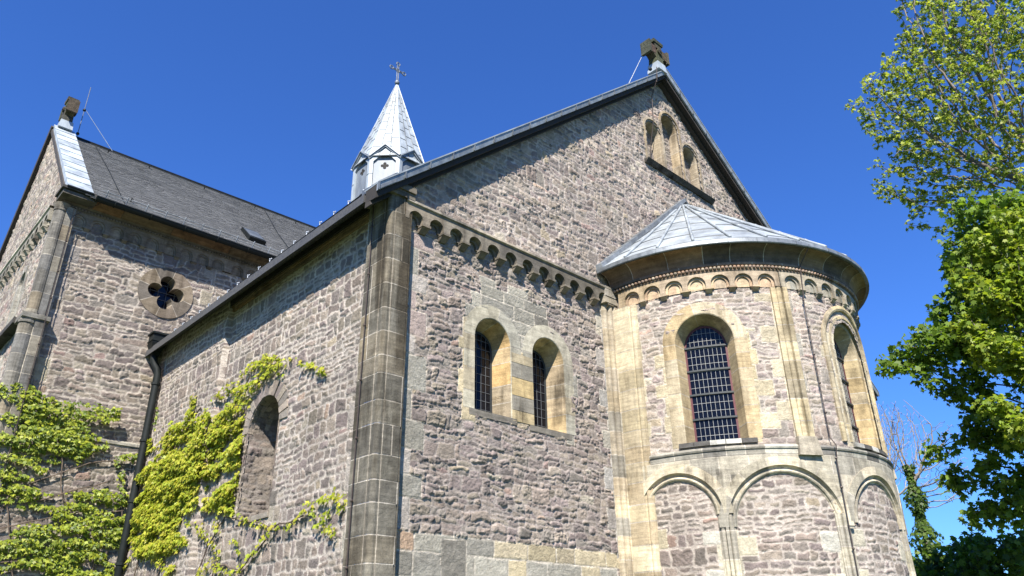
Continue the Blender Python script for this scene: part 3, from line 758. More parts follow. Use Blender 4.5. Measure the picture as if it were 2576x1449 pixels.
# ---- apse
def ang(m): return math.degrees(m/AR)
PERA = math.radians(1)*AR
Mall = M_A
WA = [(-150.5, 6.28, .49, 4.58), (-90., 6.28, .49, 4.58), (-30., 6.28, .49, 4.58)]
hol = [arch_in(c, s, r, z, PERA, .06) for c, s, r, z in WA]
ab = []
for i, (c, s, r, z) in enumerate(WA[:2]):
    wq = r/PERA
    ab += quoins(c-wq+.4, -1, 4.5, 6.5, 101+i, [(.50, .43, .30), (.47, .40, .27), (.52, .46, .34)], .26, .40, (.2, .36), PERA)
    ab += quoins(c+wq-.4, 1, 4.5, 6.45, 104+i, [(.52, .46, .33), (.49, .42, .29), (.50, .42, .27)], .26, .46, (.2, .36), PERA)
LES = [-122.4, -57.6]
for i, c in enumerate(LES):
    ab += quoins(c-2.2, -1, 4.45, 7.1, 111+i, [(.50, .44, .32), (.46, .40, .29), (.42, .39, .33)], .05, .30, (.25, .5), PERA)
    ab += quoins(c+2.2, 1, 4.45, 7.1, 114+i, [(.45, .42, .36), (.42, .38, .32)], .04, .16, (.25, .5), PERA)
ab += quoins(-178.2, 1, 4.45, 7.1, 117, [(.50, .44, .31), (.46, .40, .29)], .08, .24, (.25, .4), PERA)
A_ST = dict(mw=.012, rough=.030, prot=.014, dome=.009, warp=.06, band=(.18, .28), sw=(.12, .38), big=.08, odd=.05, mort=(.44, .385, .335), mh=.004, dark=1.38)
# work in degrees for u: wrap the metric generator
def mas_apse(name, a0, a1, z0, z1, res, seed, st, blocks=(), hole=None, d=0.):
    bl = [((x0-a0)*PERA, (x1-a0)*PERA, p, q, c) for x0, x1, p, q, c in blocks]
    Mf = lambda u, dd, z: M_A(a0+u/PERA, dd+d, z)
    return masonry(name, PA, Mf, 0, (a1-a0)*PERA, z0, z1, res, seed, st, bl, (lambda U, Z: hole(a0+U/PERA, Z)) if hole else None)
mas_apse("apse_wall", -182, -30, 4.42, 7.52, .0145, 121, A_ST, ab, lambda A, Z: hol[0](A, Z) | hol[1](A, Z) | hol[2](A, Z))
b = MB()
for a0, a1 in ((-30, 0), ):
    b.grid([[M_A(a, 0, z) for z in (0, 7.2)] for a in np.linspace(a0, a1, 12)], (.22, .19, .185))
b.build("apse_wall_rear", M_rubble, PA)
WPAL = [(.52, .44, .305), (.48, .395, .26), (.56, .485, .35), (.46, .36, .215)]
for i, (c, s, r, z) in enumerate(WA[:2]):
    Mf = A_at(c)
    if i == 0: prof = [(.215, -.02), (.215, .016), (.012, .018), (-.004, .008), (-.10, -.32)]
    else: prof = [(.36, -.02), (.36, .045), (.30, .055), (.265, .04), (.26, .0), (.19, -.01), (.17, .02), (.12, .02), (.10, -.04), (.02, -.05), (0, -.06), (-.10, -.36)]
    sweep_arch("window_surround", PA, Mf, 0, s, r, z-.01, prof, WPAL if i == 0 else [(.46, .39, .27), (.49, .40, .24), (.38, .32, .22), (.52, .43, .27)], 131+i, M_sand_clean if i == 0 else M_sand, .3, .75 if i == 0 else .5, True, True, 3 if i == 0 else 8, [(.46, .365, .22), (.42, .34, .21), (.50, .39, .23)] if i == 0 else [(.50, .40, .235), (.46, .35, .19), (.40, .33, .22)])
    H0 = z+.02
    glazing("window", PA, Mf, 0, s-.02, r-.09, H0, -.30, 9, 15, [H0+.42, H0+.84, H0+1.26, H0+1.68], .0024)
    b = MB(); R = np.random.RandomState(i)
    us = np.linspace(-.61, .61, 6)
    for a, e in zip(us[:-1], us[1:]):
        cc = pick([(.10, .095, .088), (.30, .29, .26), (.07, .068, .065), (.45, .44, .40)], R)
        b.hexa([Mf(a+.004, -.45, z-.08), Mf(e-.004, -.45, z-.08), Mf(e-.004, .06, z-.08), Mf(a+.004, .06, z-.08), Mf(a+.004, -.45, z+.03), Mf(e-.004, -.45, z+.03), Mf(e-.004, .05, z-.005), Mf(a+.004, .05, z-.005)], cc)
    b.build("window_sill", M_sand, PA)
# lesenes
for i, c in enumerate(LES):
    w2 = .14
    def ap(m, d): q = M_A(c+math.degrees(m/AR), d, 0); return (float(q[0]), float(q[1]))
    pl = [ap(-w2, -.02), ap(-w2, .05), ap(-w2+.02, .055), ap(-.055, .055), ap(-.05, .035)]+[ap(-.05+.045*(1-math.cos(math.pi*k/6))/1, .05+.035*math.sin(math.pi*k/6)) for k in range(7)]+[ap(.045, .04), ap(.05, .10), ap(w2-.01, .10), ap(w2, .09), ap(w2, -.02)]
    courses("lesene", PA, pl, 4.40, 7.2, [(.53, .44, .28), (.47, .38, .235), (.42, .35, .23), (.57, .48, .31), (.33, .28, .195)], 141+i, M_sand, (.28, .45), (), .003)
    b = MB()
    def sec(h, d, z): return [M_A(c-ang(h), -.02, z), M_A(c+ang(h), -.02, z), M_A(c+ang(h), d, z), M_A(c-ang(h), d, z)]
    b.hexa(sec(.19, .14, 4.28)+sec(.15, .11, 4.58), (.36, .32, .25)); b.build("lesene_base", M_sand, PA)
# flat strip at the junction with the nave wall
def ap2(a, d): q = M_A(a, d, 0); return (float(q[0]), float(q[1]))
courses("apse_edge_strip", PA, [(10.34, 7.98), ap2(-184.0, .10), ap2(-181, .10), ap2(-176.6, .10), ap2(-176.4, .06), ap2(-175.9, .05), ap2(-175.4, .075), ap2(-174.9, .075), ap2(-174.4, .04), ap2(-173.6, .04), ap2(-173.4, -.02)], 0, 7.2,
        [(.54, .46, .32), (.49, .415, .275), (.57, .495, .35), (.44, .36, .24)], 151, M_sand_clean, (.26, .42), (), .003)
# apse frieze + pearl moulding + cornice
acs = [-174.3+7.93*k for k in range(7)]+[-116.9+8.0*k for k in range(7)]+[-52.0+8*k for k in range(6)]
FP = [(.50, .37, .25), (.45, .33, .225), (.52, .41, .27), (.46, .37, .27)]
o = frieze("apse_arch_frieze", PA, M_A, -180, -122.0, 7.50, 7.205, acs[:7], .150, 7.29, .09, FP, 161, M_sand_clean, PERA, .70, True, .048, .075, 2, None, .022)
FP2 = [(.34, .31, .25), (.26, .25, .21), (.38, .33, .25)]
# (second and third group hang from the same band)
frieze("apse_arch_frieze", PA, lambda u, d, z: M_A(u, d+.002, z), -121.6, -58.0, 7.498, 7.206, acs[7:14], .150, 7.29, .09, FP2, 162, M_sand, PERA, .70, True, .048, .075, 2, None, .022)
CP = [(.25, .155, .09), (.19, .135, .09), (.27, .185, .11), (.13, .10, .075), (.22, .13, .085)]
prof = [(AR+.06, 7.50), (AR+.095, 7.505), (AR+.10, 7.53)]
revolve("string_band", PA, [(AR+.05, 7.495), (AR+.10, 7.50), (AR+.105, 7.515), (AR+.09, 7.52), (AR+.085, 7.59), (AR+.12, 7.60), (AR+.125, 7.64), (AR+.11, 7.65)], -183, 0, [(.26, .19, .14), (.20, .155, .12), (.17, .15, .12)], 163, M_sand_clean, 12)
cav = [(AR+.11+.215*(1-math.cos(t)), 7.65+.235*math.sin(t)) for t in np.linspace(0, math.pi/2, 9)]
revolve("apse_cornice", PA, cav+[(AR+.335, 7.89), (AR+.335, 7.92)], -183, 0, CP, 164, M_sand_clean, 11)
b = MB()
for k in range(134):
    a = -181+k*1.33; p = M_A(a, .112, 7.553); b.sphere([float(x) for x in p], .032, 8, 5, pick([(.40, .27, .19), (.30, .22, .17), (.35, .29, .22)], rng))
b.build("pearl_moulding", M_sand_clean, PA, True)
# conical zinc roof with batten rolls
EZ, EA, ER = 7.97, 10.70, AR+.37; apx = (13.07, 7.93)
def cone(a, t, lift=0.):   # t = 0 eave .. 1 apex
    ca, sa = math.cos(math.radians(a)), math.sin(math.radians(a))
    ex, ey = AC[0]+ER*ca, AC[1]+ER*sa
    return Vector((ex+(apx[0]-ex)*t, ey+(apx[1]-ey)*t, EZ+(EA-EZ)*t+lift))
ribs = [-172.8+11.6*k for k in range(16)]
b = MB(); R = np.random.RandomState(77); bounds = [-184]+ribs+[4]
for i, (a0, a1) in enumerate(zip(bounds[:-1], bounds[1:])):
    ts = np.linspace(0, 1, 7)+((i % 2)*.075); ts = np.concatenate([[0], ts[(ts > .03) & (ts < .95)], [1.]])
    for t0, t1 in zip(ts[:-1], ts[1:]):
        c = R.uniform(.9, 1.12); n = 4
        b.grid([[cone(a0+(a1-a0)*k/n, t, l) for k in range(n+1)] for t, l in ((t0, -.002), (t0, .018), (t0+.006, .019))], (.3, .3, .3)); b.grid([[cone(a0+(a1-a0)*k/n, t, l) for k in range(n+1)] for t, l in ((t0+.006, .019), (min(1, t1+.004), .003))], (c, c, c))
croof = b.build("apse_roof", M_zinc_roof, PA)
for a in ribs:
    b = MB(); b.tube([cone(a, .012, .03), cone(a, .02, .035)]+[cone(a, t, .035) for t in np.linspace(.06, .95, 9)], .027, 8)
    for t in np.linspace(.12, .9, 6): b.tube([cone(a, t, .035), cone(a, t+.012, .035)], .033, 8)
    b.build("roof_batten", M_zinc_roof, croof, True)
revolve("apse_eaves_flashing", croof, [(AR+.33, 7.90), (ER+.02, 7.885), (ER+.03, 7.90), (ER+.02, 7.975), (ER-.015, 7.985), (ER-.04, 7.99)], -184, 4, [(1, 1, 1), (.85, .85, .85), (1.15, 1.15, 1.15)], 165, M_zinc_dark, 11)
b = MB(); R = np.random.RandomState(8)
for sgn in (-1, 1):
    e = Vector((13.07+sgn*3.2, 7.93, EZ+.04)); t_ = Vector((13.07, 7.93, EA+.10))
    for k in range(13):
        p0 = e+(t_-e)*(k/13); p1 = e+(t_-e)*((k+.97)/13); c = R.uniform(.7, 1.1)
        b.hexa([p0+Vector((0, -.10, -.05)), p1+Vector((0, -.10, -.05)), p1+Vector((0, .08, -.05)), p0+Vector((0, .08, -.05)),
                p0+Vector((0, -.09, .06)), p1+Vector((0, -.09, .05)), p1+Vector((0, .08, .06)), p0+Vector((0, .08, .07))], (c, c, c))
b.build("wall_flashing", M_zinc_dark, croof)
# string course above the blind arches
def prof_sc(): return [(AR+.02, 4.30), (AR+.067, 4.31), (AR+.068, 4.39), (AR+.085, 4.395), (AR+.095, 4.42), (AR+.085, 4.445), (AR+.0, 4.48)]
for a0, a1 in ((-173.2, -125.4), (-119.4, -60.4)):
    revolve("string_course", PA, prof_sc(), a0, a1, [(.13, .125, .11), (.34, .32, .27), (.46, .44, .37), (.26, .24, .20), (.19, .18, .16), (.40, .37, .30)], 166+int(a0+200), M_sand, 7.5)
# lower storey: recessed rubble panels under three blind arches
BA = [(-165.2, 3.44, .56), (-132.1, 3.24, .78), (-94.6, 3.30, .66), (-58., 3.24, .72)]
lowb = []
PILA = [-151.0, -114.4, -78.0]
for i, c in enumerate(PILA):
    lowb += quoins(c-1.9, -1, 1.9, 3.2, 171+i, [(.50, .46, .36), (.46, .42, .33), (.44, .42, .36)], .1, .32, (.25, .42), PERA)
    lowb += quoins(c+1.9, 1, 1.9, 3.2, 181+i, [(.52, .47, .35), (.46, .42, .33)], .06, .30, (.25, .42), PERA)
lowb += quoins(-177.2, 1, 1.9, 3.3, 191, [(.46, .40, .28), (.42, .37, .27)], .1, .34, (.28, .42), PERA)
mas_apse("apse_base_wall", -183, -30, 1.9, 4.3, .0145, 123, dict(A_ST, mw=.016, dark=1.0), lowb)
mas_apse("apse_foot", -183, -30, 0, 1.9, .05, 124, A_ST)
# ashlar spandrels over the blind arches
b = MB(); R = np.random.RandomState(41)
na = 480; aa = np.linspace(-177.5, -36, na)
def zlow(a):
    z = 3.15; ins = False
    for c, s, r in BA:
        du = (a-c)*PERA
        if abs(du) < r+.13: return s+math.sqrt(max((r+.13)**2-du*du, 0))
    return 3.2
zl = [zlow(a) for a in aa]
cols = {}
for i in range(na-1):
    for z0, z1 in ((3.15, 3.75), (3.75, 4.02), (4.02, 4.305)):
        q0, q1 = max(z0, zl[i]), max(z0, zl[i+1])
        if q0 >= z1 and q1 >= z1: continue
        q0, q1 = min(q0, z1), min(q1, z1)
        key = (z0, int((aa[i]+{3.15: 0, 3.75: 4, 4.02: 7}[z0])/(9 if z0 > 4 else 12)))
        if key not in cols: cols[key] = pick([(.40, .365, .29), (.34, .315, .26), (.45, .41, .32), (.48, .43, .335)], R)
        nk = (z0, int((aa[i+1]+{3.15: 0, 3.75: 4, 4.02: 7}[z0])/(9 if z0 > 4 else 12)))
        col = MORT if nk != key else cols[key]
        b.quad(M_A(aa[i], .065, q0), M_A(aa[i+1], .065, q1), M_A(aa[i+1], .065, z1-.007), M_A(aa[i], .065, z1-.007), col)
        b.quad(M_A(aa[i], .064, z1-.007), M_A(aa[i+1], .064, z1-.007), M_A(aa[i+1], .064, z1), M_A(aa[i], .064, z1), MORT)
b.build("spandrel_masonry", M_sand, PA)
BPAL = [(.54, .47, .345), (.48, .43, .325), (.43, .39, .30), (.58, .51, .38), (.33, .305, .25)]
for i, (c, s, r) in enumerate(BA):
    prof = [(.25, .0), (.25, .078), (.115, .082), (.105, .035), (.085, .015), (.06, .02), (.05, .045), (.03, .056), (.012, .045), (.004, .02), (-.012, .012), (-.015, -.03)]
    sweep_arch("blind_arch", PA, A_at(c), 0, s, r, 1.9 if i == 0 else s-.02, prof, BPAL if i else BPAL[:2]+[(.44, .39, .28)], 191+i, M_sand, .3, .36, i == 0, False)
for i, c in enumerate(PILA):
    def ap3(m, d): q = M_A(c+math.degrees(m/AR), d, 0); return (float(q[0]), float(q[1]))
    pl = [ap3(-.12, -.03), ap3(-.12, .03)]+[ap3(-.10+.035*(1-math.cos(math.pi*k/5)), .035+.03*math.sin(math.pi*k/5)) for k in range(6)]+[ap3(-.025, .03), ap3(-.022, .078), ap3(.022, .078), ap3(.025, .03)]+[ap3(.03+.035*(1-math.cos(math.pi*k/5)), .035+.03*math.sin(math.pi*k/5)) for k in range(6)]+[ap3(.12, .03), ap3(.12, -.03)]
    courses("blind_arch_pilaster", PA, pl, 0, 3.42, [(.48, .44, .33), (.43, .39, .30), (.36, .33, .27), (.30, .28, .24), (.5, .46, .36)], 201+i, M_sand, (.26, .42), (), .003)

# ---- transept: flank wall, gable, slate roof
T_ST = dict(mw=.011, rough=.030, prot=.020, dome=.008, warp=.08, band=(.20, .32), sw=(.14, .46), big=.08, odd=.04, mort=(.42, .37, .315), mh=.0, dark=.92)
OC = (5.02, 8.95)
hoc = lambda U, Z: np.hypot(U-OC[0], Z-OC[1]) < .57
tb = quoins(2.86, 1, 6.0, 9.9, 211, [(.30, .26, .23), (.34, .30, .22), (.27, .245, .225)], .06, .30, (.3, .5))
tb += quoins(6.05, -1, 8.6, 9.9, 212, [(.34, .30, .23), (.27, .24, .2)], .08, .25, (.3, .4))
masonry("transept_wall", PA, M_T, 2.7, 8.2, 5.42, 10.24, .022, 213, T_ST, tb, hoc)
masonry("transept_lower_wall", PA, lambda u, d, z: M_T(u, d+.1, z), 2.2, 5.4, 2.2, 5.48, .02, 214, dict(T_ST, dark=.85))
masonry("transept_wall_base", PA, lambda u, d, z: M_T(u, d+.1, z), 2.2, 5.4, 0, 2.2, .06, 215, T_ST)
b = MB(); R = np.random.RandomState(4); x = 2.2
while x < 5.3:
    e = min(5.32, x+R.uniform(.5, .9)); b.hexa([M_T(x, 0, 5.45), M_T(e-.01, 0, 5.45), M_T(e-.01, .13, 5.45), M_T(x, .13, 5.45), M_T(x, 0, 5.56), M_T(e-.01, 0, 5.56), M_T(e-.01, .13, 5.5), M_T(x, .13, 5.5)], pick(SG[:3], R)); x = e
b.build("wall_ledge", M_sand, PA)
# quatrefoil window
b = MB(); R = np.random.RandomState(6)
lob = [(0, .235), (.235, 0), (0, -.235), (-.235, 0)]; lr = .165
def quat(th):   # boundary radius of the quatrefoil in direction th
    best = .16; dx, dz = math.cos(th), math.sin(th)
    for lx, lz in lob:
        bb = lx*dx+lz*dz; disc = bb*bb-(lx*lx+lz*lz-lr*lr)
        if disc > 0: best = max(best, bb+math.sqrt(disc))
    return best
nT = 96; cq = [pick([(.21, .17, .13), (.175, .148, .118), (.235, .19, .138), (.16, .14, .118)], R) for _ in range(8)]
for i in range(nT):
    t0, t1 = 2*math.pi*i/nT, 2*math.pi*(i+1)/nT
    k = int(((t0+.2) % (2*math.pi))/(2*math.pi)*8) % 8; k1 = int(((t1+.2) % (2*math.pi))/(2*math.pi)*8) % 8
    f = lambda t, r, d: M_T(OC[0]+r*math.cos(t), d, OC[1]+r*math.sin(t))
    segs = [(.60, -.02), (.60, .03), (quat, .035), (quat, -.20), (.16, -.22)] if False else None
    ro0, ro1, ri0, ri1 = .60, .60, quat(t0), quat(t1)
    ts = [(t0, t1, cq[k])] if k == k1 else [(t0, t0+(t1-t0)*.7, cq[k]), (t0+(t1-t0)*.7, t1, MORT)]
    for a, c, cc in ts:
        ra, rc = quat(a), quat(c)
        b.quad(f(a, .60, -.03), f(c, .60, -.03), f(c, .60, .03), f(a, .60, .03), cc)
        b.quad(f(a, .60, .03), f(c, .60, .03), f(c, rc, .035), f(a, ra, .035), cc)
        b.quad(f(a, ra, .035), f(c, rc, .035), f(c, rc*.93, -.26), f(a, ra*.93, -.26), cc)
oc = b.build("quatrefoil_window", M_sand_clean, PA)
b = MB(); b.add([M_T(OC[0]+.45*math.cos(2*math.pi*k/32), -.25, OC[1]+.45*math.sin(2*math.pi*k/32)) for k in range(32)], [tuple(range(32))], (1, 1.1, 1.5)); b.build("pane", M_glass, oc)
b = MB()
for x in (-.27, -.09, .09, .27):
    b.box(OC[0]+x-.006, OC[0]+x+.006, 16.63, 16.64, OC[1]-.4, OC[1]+.4, (.25, .25, .28)); b.box(OC[0]-.4, OC[0]+.4, 16.631, 16.641, OC[1]+x-.006, OC[1]+x+.006, (.25, .25, .28))
b.build("leading", M_lead, oc)
# frieze of the transept
tcs = [2.98+.383*k for k in range(9)]+[6.52+.383*k for k in range(4)]
TP = [(.24, .20, .155), (.20, .17, .135), (.27, .22, .165)]
frieze("transept_arch_frieze", PA, M_T, 2.84, 8.2, 10.20, 9.88, tcs, .15, 9.98, .07, TP, 221, M_sand_clean, 1., .70, True, .045, .06, 3, None, .022)
b = MB(); R = np.random.RandomState(14); x = 2.62
for (d0, d1, z0, z1) in ((.06, .10, 10.20, 10.225), (.05, .11, 10.29, 10.33)):
    b.hexa([M_T(2.6, -.02, z0), M_T(8.2, -.02, z0), M_T(8.2, d0, z0), M_T(2.6, d0, z0), M_T(2.6, -.02, z1), M_T(8.2, -.02, z1), M_T(8.2, d1, z1), M_T(2.6, d1, z1)], (.17, .145, .115))
b.box(2.6, 8.2, 16.33, 16.42, 10.226, 10.289, (.15, .13, .105))
x = 2.6
while x < 8.2:
    e = min(8.2, x+R.uniform(.9, 1.4)); c = pick([(.25, .15, .085), (.20, .135, .09), (.22, .16, .10)], R)
    cv = [(.10+.30*(1-math.cos(t)), 10.334+.13*math.sin(t)) for t in np.linspace(0, math.pi/2, 6)]
    b.grid([[M_T(q, d, z) for d, z in cv] for q in (x+.005, e-.005)], c); x = e
b.build("transept_cornice", M_sand_clean, PA)
b = MB()
for k in range(88):
    b.sphere(M_T(2.62+k*.0635, .075, 10.257), .026, 6, 4, pick([(.26, .21, .165), (.2, .165, .135)], rng))
b.build("pearl_moulding", M_sand_clean, PA, True)
gutter("transept_gutter", (3.10, 15.90, 10.42), (8.4, 15.90, 10.42), (0, -1, 0), .085, M_dark, .8)
# kneeler at the foot of the gable
b = MB(); b.box(2.50, 3.16, 15.98, 16.5, 10.34, 10.44, (.12, .11, .095)); b.box(2.46, 3.12, 15.93, 16.5, 10.444, 10.50, (.08, .075, .07)); b.box(2.58, 3.05, 16.1, 16.5, 10.504, 10.56, (.1, .09, .08)); b.build("gable_kneeler", M_sand, PA)
# corner: round shaft and flat pilaster
sh = arcpts(2.62, 16.37, .12, 45, 300, 12)
cs_ = [(2.62, 16.75), (2.55, 16.72), (2.55, 16.5)]+sh+[(2.70, 16.29), (2.70, 16.26), (2.82, 16.26), (2.86, 16.29), (2.88, 16.29), (2.88, 16.43)]
TPP = [(.22, .205, .175), (.19, .18, .16), (.25, .225, .18), (.28, .235, .17), (.16, .155, .145)]
courses("transept_corner_shaft", PA, cs_, 7.72, 10.2, TPP, 231, M_sand, (.34, .5), (len(cs_)-6,), .004)
cs2 = [(2.62, 16.75), (2.50, 16.72), (2.50, 16.5)]+arcpts(2.58, 16.34, .14, 45, 300, 12)+[(2.69, 16.24), (2.69, 16.21), (2.86, 16.21), (2.9, 16.25), (2.9, 16.43)]
courses("transept_corner_shaft", PA, cs2, 0, 7.6, TPP, 232, M_sand, (.36, .52), (len(cs2)-5,), .004)
b = MB()
b.box(2.44, 2.93, 16.18, 16.8, 7.6, 7.69, (.2, .19, .165)); b.tube([(2.61, 16.36, 7.694), (2.61, 16.36, 7.74)], .15, 16, (.24, .22, .18)); b.tube([(2.61, 16.36, 7.744), (2.61, 16.36, 7.80)], .135, 16, (.3, .27, .21))
b.build("shaft_base", M_sand, PA, False); b = MB()
b.tube([(2.62, 16.37, 10.08), (2.62, 16.37, 10.12)], .135, 16, (.18, .165, .14)); b.tube([(2.62, 16.37, 10.12), (2.62, 16.37, 10.24)], [.12, .17], 16, (.25, .22, .18))
b.build("shaft_capital", M_sand, PA, False); b = MB()
b.tube([(2.58, 16.34, 7.50), (2.58, 16.34, 7.55)], .16, 16, (.2, .19, .165))
b.build("shaft_ring", M_sand, PA, False)
# transept gable wall
TA = (20.3, 14.5); EN = (16.0, 10.48); EF = (23.75, 10.35)
def troof(U): return np.where(U < TA[0], TA[1]-(TA[1]-EN[1])/(TA[0]-EN[0])*(TA[0]-U), TA[1]-(TA[1]-EF[1])/(EF[0]-TA[0])*(U-TA[0]))
TW = (18.35, 9.15, .24, 8.2)
htw = arch_in(*TW, grow=.02)
masonry("transept_gable_wall", PA, M_G, 16.42, 23.5, 6.0, 14.5, .03, 241, dict(T_ST, mort=(.46, .42, .36), dark=1.15, odd=.2, sw=(.14, .34)), quoins(18.1, -1, 6.5, 9.2, 5, SG, .2, .35)+quoins(18.6, 1, 6.5, 9.2, 5, SG, .2, .4),
        lambda U, Z: (Z > troof(U)-.02) | htw(U, Z) | ((np.abs(U-20.28) < .06) & (Z > 11.8) & (Z < 12.1)))
sweep_arch("window_surround", PA, M_G, TW[0], TW[1], TW[2], TW[3], [(.15, -.02), (.15, .02), (0, .022), (-.08, -.3)], SG[:2]+[(.42, .40, .35)], 242, M_sand, .3, .3)
b = MB(); b.box(2.78, 2.82, 18.0, 18.7, 8.1, 9.5); b.box(2.85, 2.9, 20.1, 20.45, 11.7, 12.2); b.build("pane", M_glass, PA)
gcs = [16.95+.36*k for k in range(18)]
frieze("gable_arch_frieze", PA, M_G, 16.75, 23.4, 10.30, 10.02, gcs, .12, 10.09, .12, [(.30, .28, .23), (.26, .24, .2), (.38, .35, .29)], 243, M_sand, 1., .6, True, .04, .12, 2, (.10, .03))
b = MB(); b.box(2.4, 2.62, 16.75, 23.4, 7.62, 7.74, (.07, .065, .06)); b.build("gable_string_course", M_sand, PA)
b = MB(); b.box(2.62, 2.9, 16.8, 23.4, 0, 6.0, (.2, .18, .17)); b.build("transept_gable_base", M_rubble, PA)
# slate roof: every course a row of overlapping slates
roofmb = MB(); R = np.random.RandomState(88)
TE = (15.92, 10.41)
dy, dz = TA[0]-TE[0], TA[1]-.10-TE[1]; LS = math.hypot(dy, dz); ny, nz2 = -dz/LS, dy/LS
rows = 58; x0r, x1r = 3.0, 17.
for i in range(rows):
    t0, t1 = i/rows, min(1, (i+1.35)/rows); rf = R.uniform(.84, 1.14); x = x0r-R.uniform(0, .2)
    while x < x1r:
        e = x+R.uniform(.15, .22); c = R.uniform(.098, .118); c *= 1.35*rf; cc = (c*.98, c*1.0, c*.99); a = R.uniform(.014, .019); k = .5
        pt = lambda X, t, l: (X, TE[0]+dy*t+ny*l, TE[1]+dz*t+nz2*l)
        sag = R.uniform(-.12, .12)/rows+.10*math.sin(x*1.7+i*.3)/rows
        roofmb.add([pt(x, t0+sag, a), pt(e, t0-sag*.5+.12/rows, a), pt(e, t1, .0), pt(x, t1, .0), pt(x, t0+sag, a-.014), pt(e, t0-sag*.5+.12/rows, a-.014)], [(0, 1, 2, 3), (4, 5, 1, 0)], cc)
        x = e
roofmb.quad((3.0, TE[0]-.03, TE[1]-.03), (17, TE[0]-.03, TE[1]-.03), (17, TA[0], TA[1]-.13), (3.0, TA[0], TA[1]-.13), (.05, .05, .05))
roofmb.quad((3.0, TA[0], TA[1]-.1), (17, TA[0], TA[1]-.1), (17, EF[0], EF[1]), (3.0, EF[0], EF[1]), (.06, .06, .06))
tro = roofmb.build("transept_roof", M_slate, PA)
b = MB(); b.tube([(3.05, TA[0]+.02, TA[1]-.07), (17, TA[0]+.02, TA[1]-.07)], .05, 8, (.5, .5, .5)); b.hexa([(3.05, TA[0]-.10, TA[1]-.20), (17, TA[0]-.10, TA[1]-.20), (17, TA[0]+.1, TA[1]-.2), (3.05, TA[0]+.1, TA[1]-.2), (3.05, TA[0]-.02, TA[1]-.08), (17, TA[0]-.02, TA[1]-.08), (17, TA[0]+.04, TA[1]-.08), (3.05, TA[0]+.04, TA[1]-.08)], (.7, .7, .7)); b.build("roof_ridge", M_dark, tro)
def rp(x, t, l): return (x, TE[0]+dy*t+ny*l, TE[1]+dz*t+nz2*l)
b = MB(); sx, st = 7.02, .225
b.hexa([rp(sx-.22, st-.06, .0), rp(sx+.22, st-.06, .0), rp(sx+.22, st+.08, .0), rp(sx-.22, st+.08, .0), rp(sx-.22, st-.06, .12), rp(sx+.22, st-.06, .12), rp(sx+.22, st+.08, .10), rp(sx-.22, st+.08, .10)], (.8, .8, .8))
sk = b.build("roof_window", M_dark, tro)
b = MB(); b.hexa([rp(sx-.19, st-.045, .115), rp(sx+.19, st-.045, .115), rp(sx+.19, st+.07, .10), rp(sx-.19, st+.07, .10), rp(sx-.19, st-.045, .13), rp(sx+.19, st-.045, .13), rp(sx+.19, st+.07, .11), rp(sx-.19, st+.07, .11)], (.28, .3, .33)); b.build("pane", M_zinc_roof, tro)
# snow guard rails
b = MB()
for l in (.10, .17): b.tube([rp(3.2, .03, l), rp(8.6, .03, l)], .006, 5)
for k in range(13): x = 3.3+k*.42; b.hexa([rp(x-.007, .024, .0), rp(x+.007, .024, .0), rp(x+.007, .030, .0), rp(x-.007, .030, .0), rp(x-.007, .024, .21), rp(x+.007, .024, .21), rp(x+.007, .030, .21), rp(x-.007, .030, .21)])
b.build("snow_guard_rail", M_zinc_roof, tro)
b = MB()
for x, t in ((3.9, .93), (5.0, .93), (6.6, .93), (8.2, .93), (9.6, .93), (3.9, .12), (8.0, .15)):
    b = MB(); b.tube([rp(x, t, .0), rp(x, t, .10), rp(x, t-.02, .12)], .014, 5); b.build("roof_hook", M_dark, tro)
if 0: b.build("roof_hook", M_dark, tro); b = MB()
b = MB(); b.tube([rp(3.6, .97, .03), rp(3.68, .5, .035), rp(3.72, .05, .03)], .008, 5); b.build("roof_cable", M_dark, tro); b = MB(); b.tube([rp(8.6, .97, .03), rp(8.2, .5, .035), rp(8.0, .05, .03)], .008, 5); b.build("roof_cable", M_dark, tro)
# zinc capping of the transept gable
def vp(x, s, l, far=False):
    e = EF if far else EN; a = Vector((0, e[0], e[1])); t = Vector((0, TA[0], TA[1])); d = t-a; n = Vector((0, -d.z, d.y)).normalized() if not far else Vector((0, d.z, -d.y)).normalized()
    p = a+d*s+n*l; return (x, p.y, p.z)
R = np.random.RandomState(12); b = MB(); NB = 11
for k in range(NB):
    s0, s1 = k/NB, (k+1)/NB; c = R.uniform(.9, 1.15)*1.12
    b.hexa([vp(2.55, s0, -.04), vp(3.05, s0, -.04), vp(3.05, s1, -.04), vp(2.55, s1, -.04), vp(2.55, s0, .075), vp(3.05, s0, .075), vp(3.05, s1+.003, .06), vp(2.55, s1+.003, .06)], (c, c, c))
cap_ = b.build("gable_capping", M_zinc, PA)
b = MB(); b.hexa([vp(2.54, -.005, -.16), vp(3.06, -.005, -.16), vp(3.06, .0, -.16), vp(2.54, .0, -.16), vp(2.54, -.012, .07), vp(3.06, -.012, .07), vp(3.06, -.001, .07), vp(2.54, -.001, .07)]); b.build("capping_end", M_dark, cap_)
b = MB(); b.hexa([vp(2.52, .02, -.14), vp(3.0, .02, -.14), vp(3.0, .995, -.14), vp(2.52, .995, -.14), vp(2.52, .02, -.042), vp(3.0, .02, -.042), vp(3.0, .995, -.042), vp(2.52, .995, -.042)], (.8, .8, .8))
b.hexa([vp(2.50, 0, -.16, 1), vp(3.0, 0, -.16, 1), vp(3.0, 1, -.16, 1), vp(2.50, 1, -.16, 1), vp(2.50, 0, .06, 1), vp(3.0, 0, .06, 1), vp(3.0, 1, .06, 1), vp(2.50, 1, .06, 1)], (.7, .7, .7))
b.build("gable_verge", M_soffit, PA)

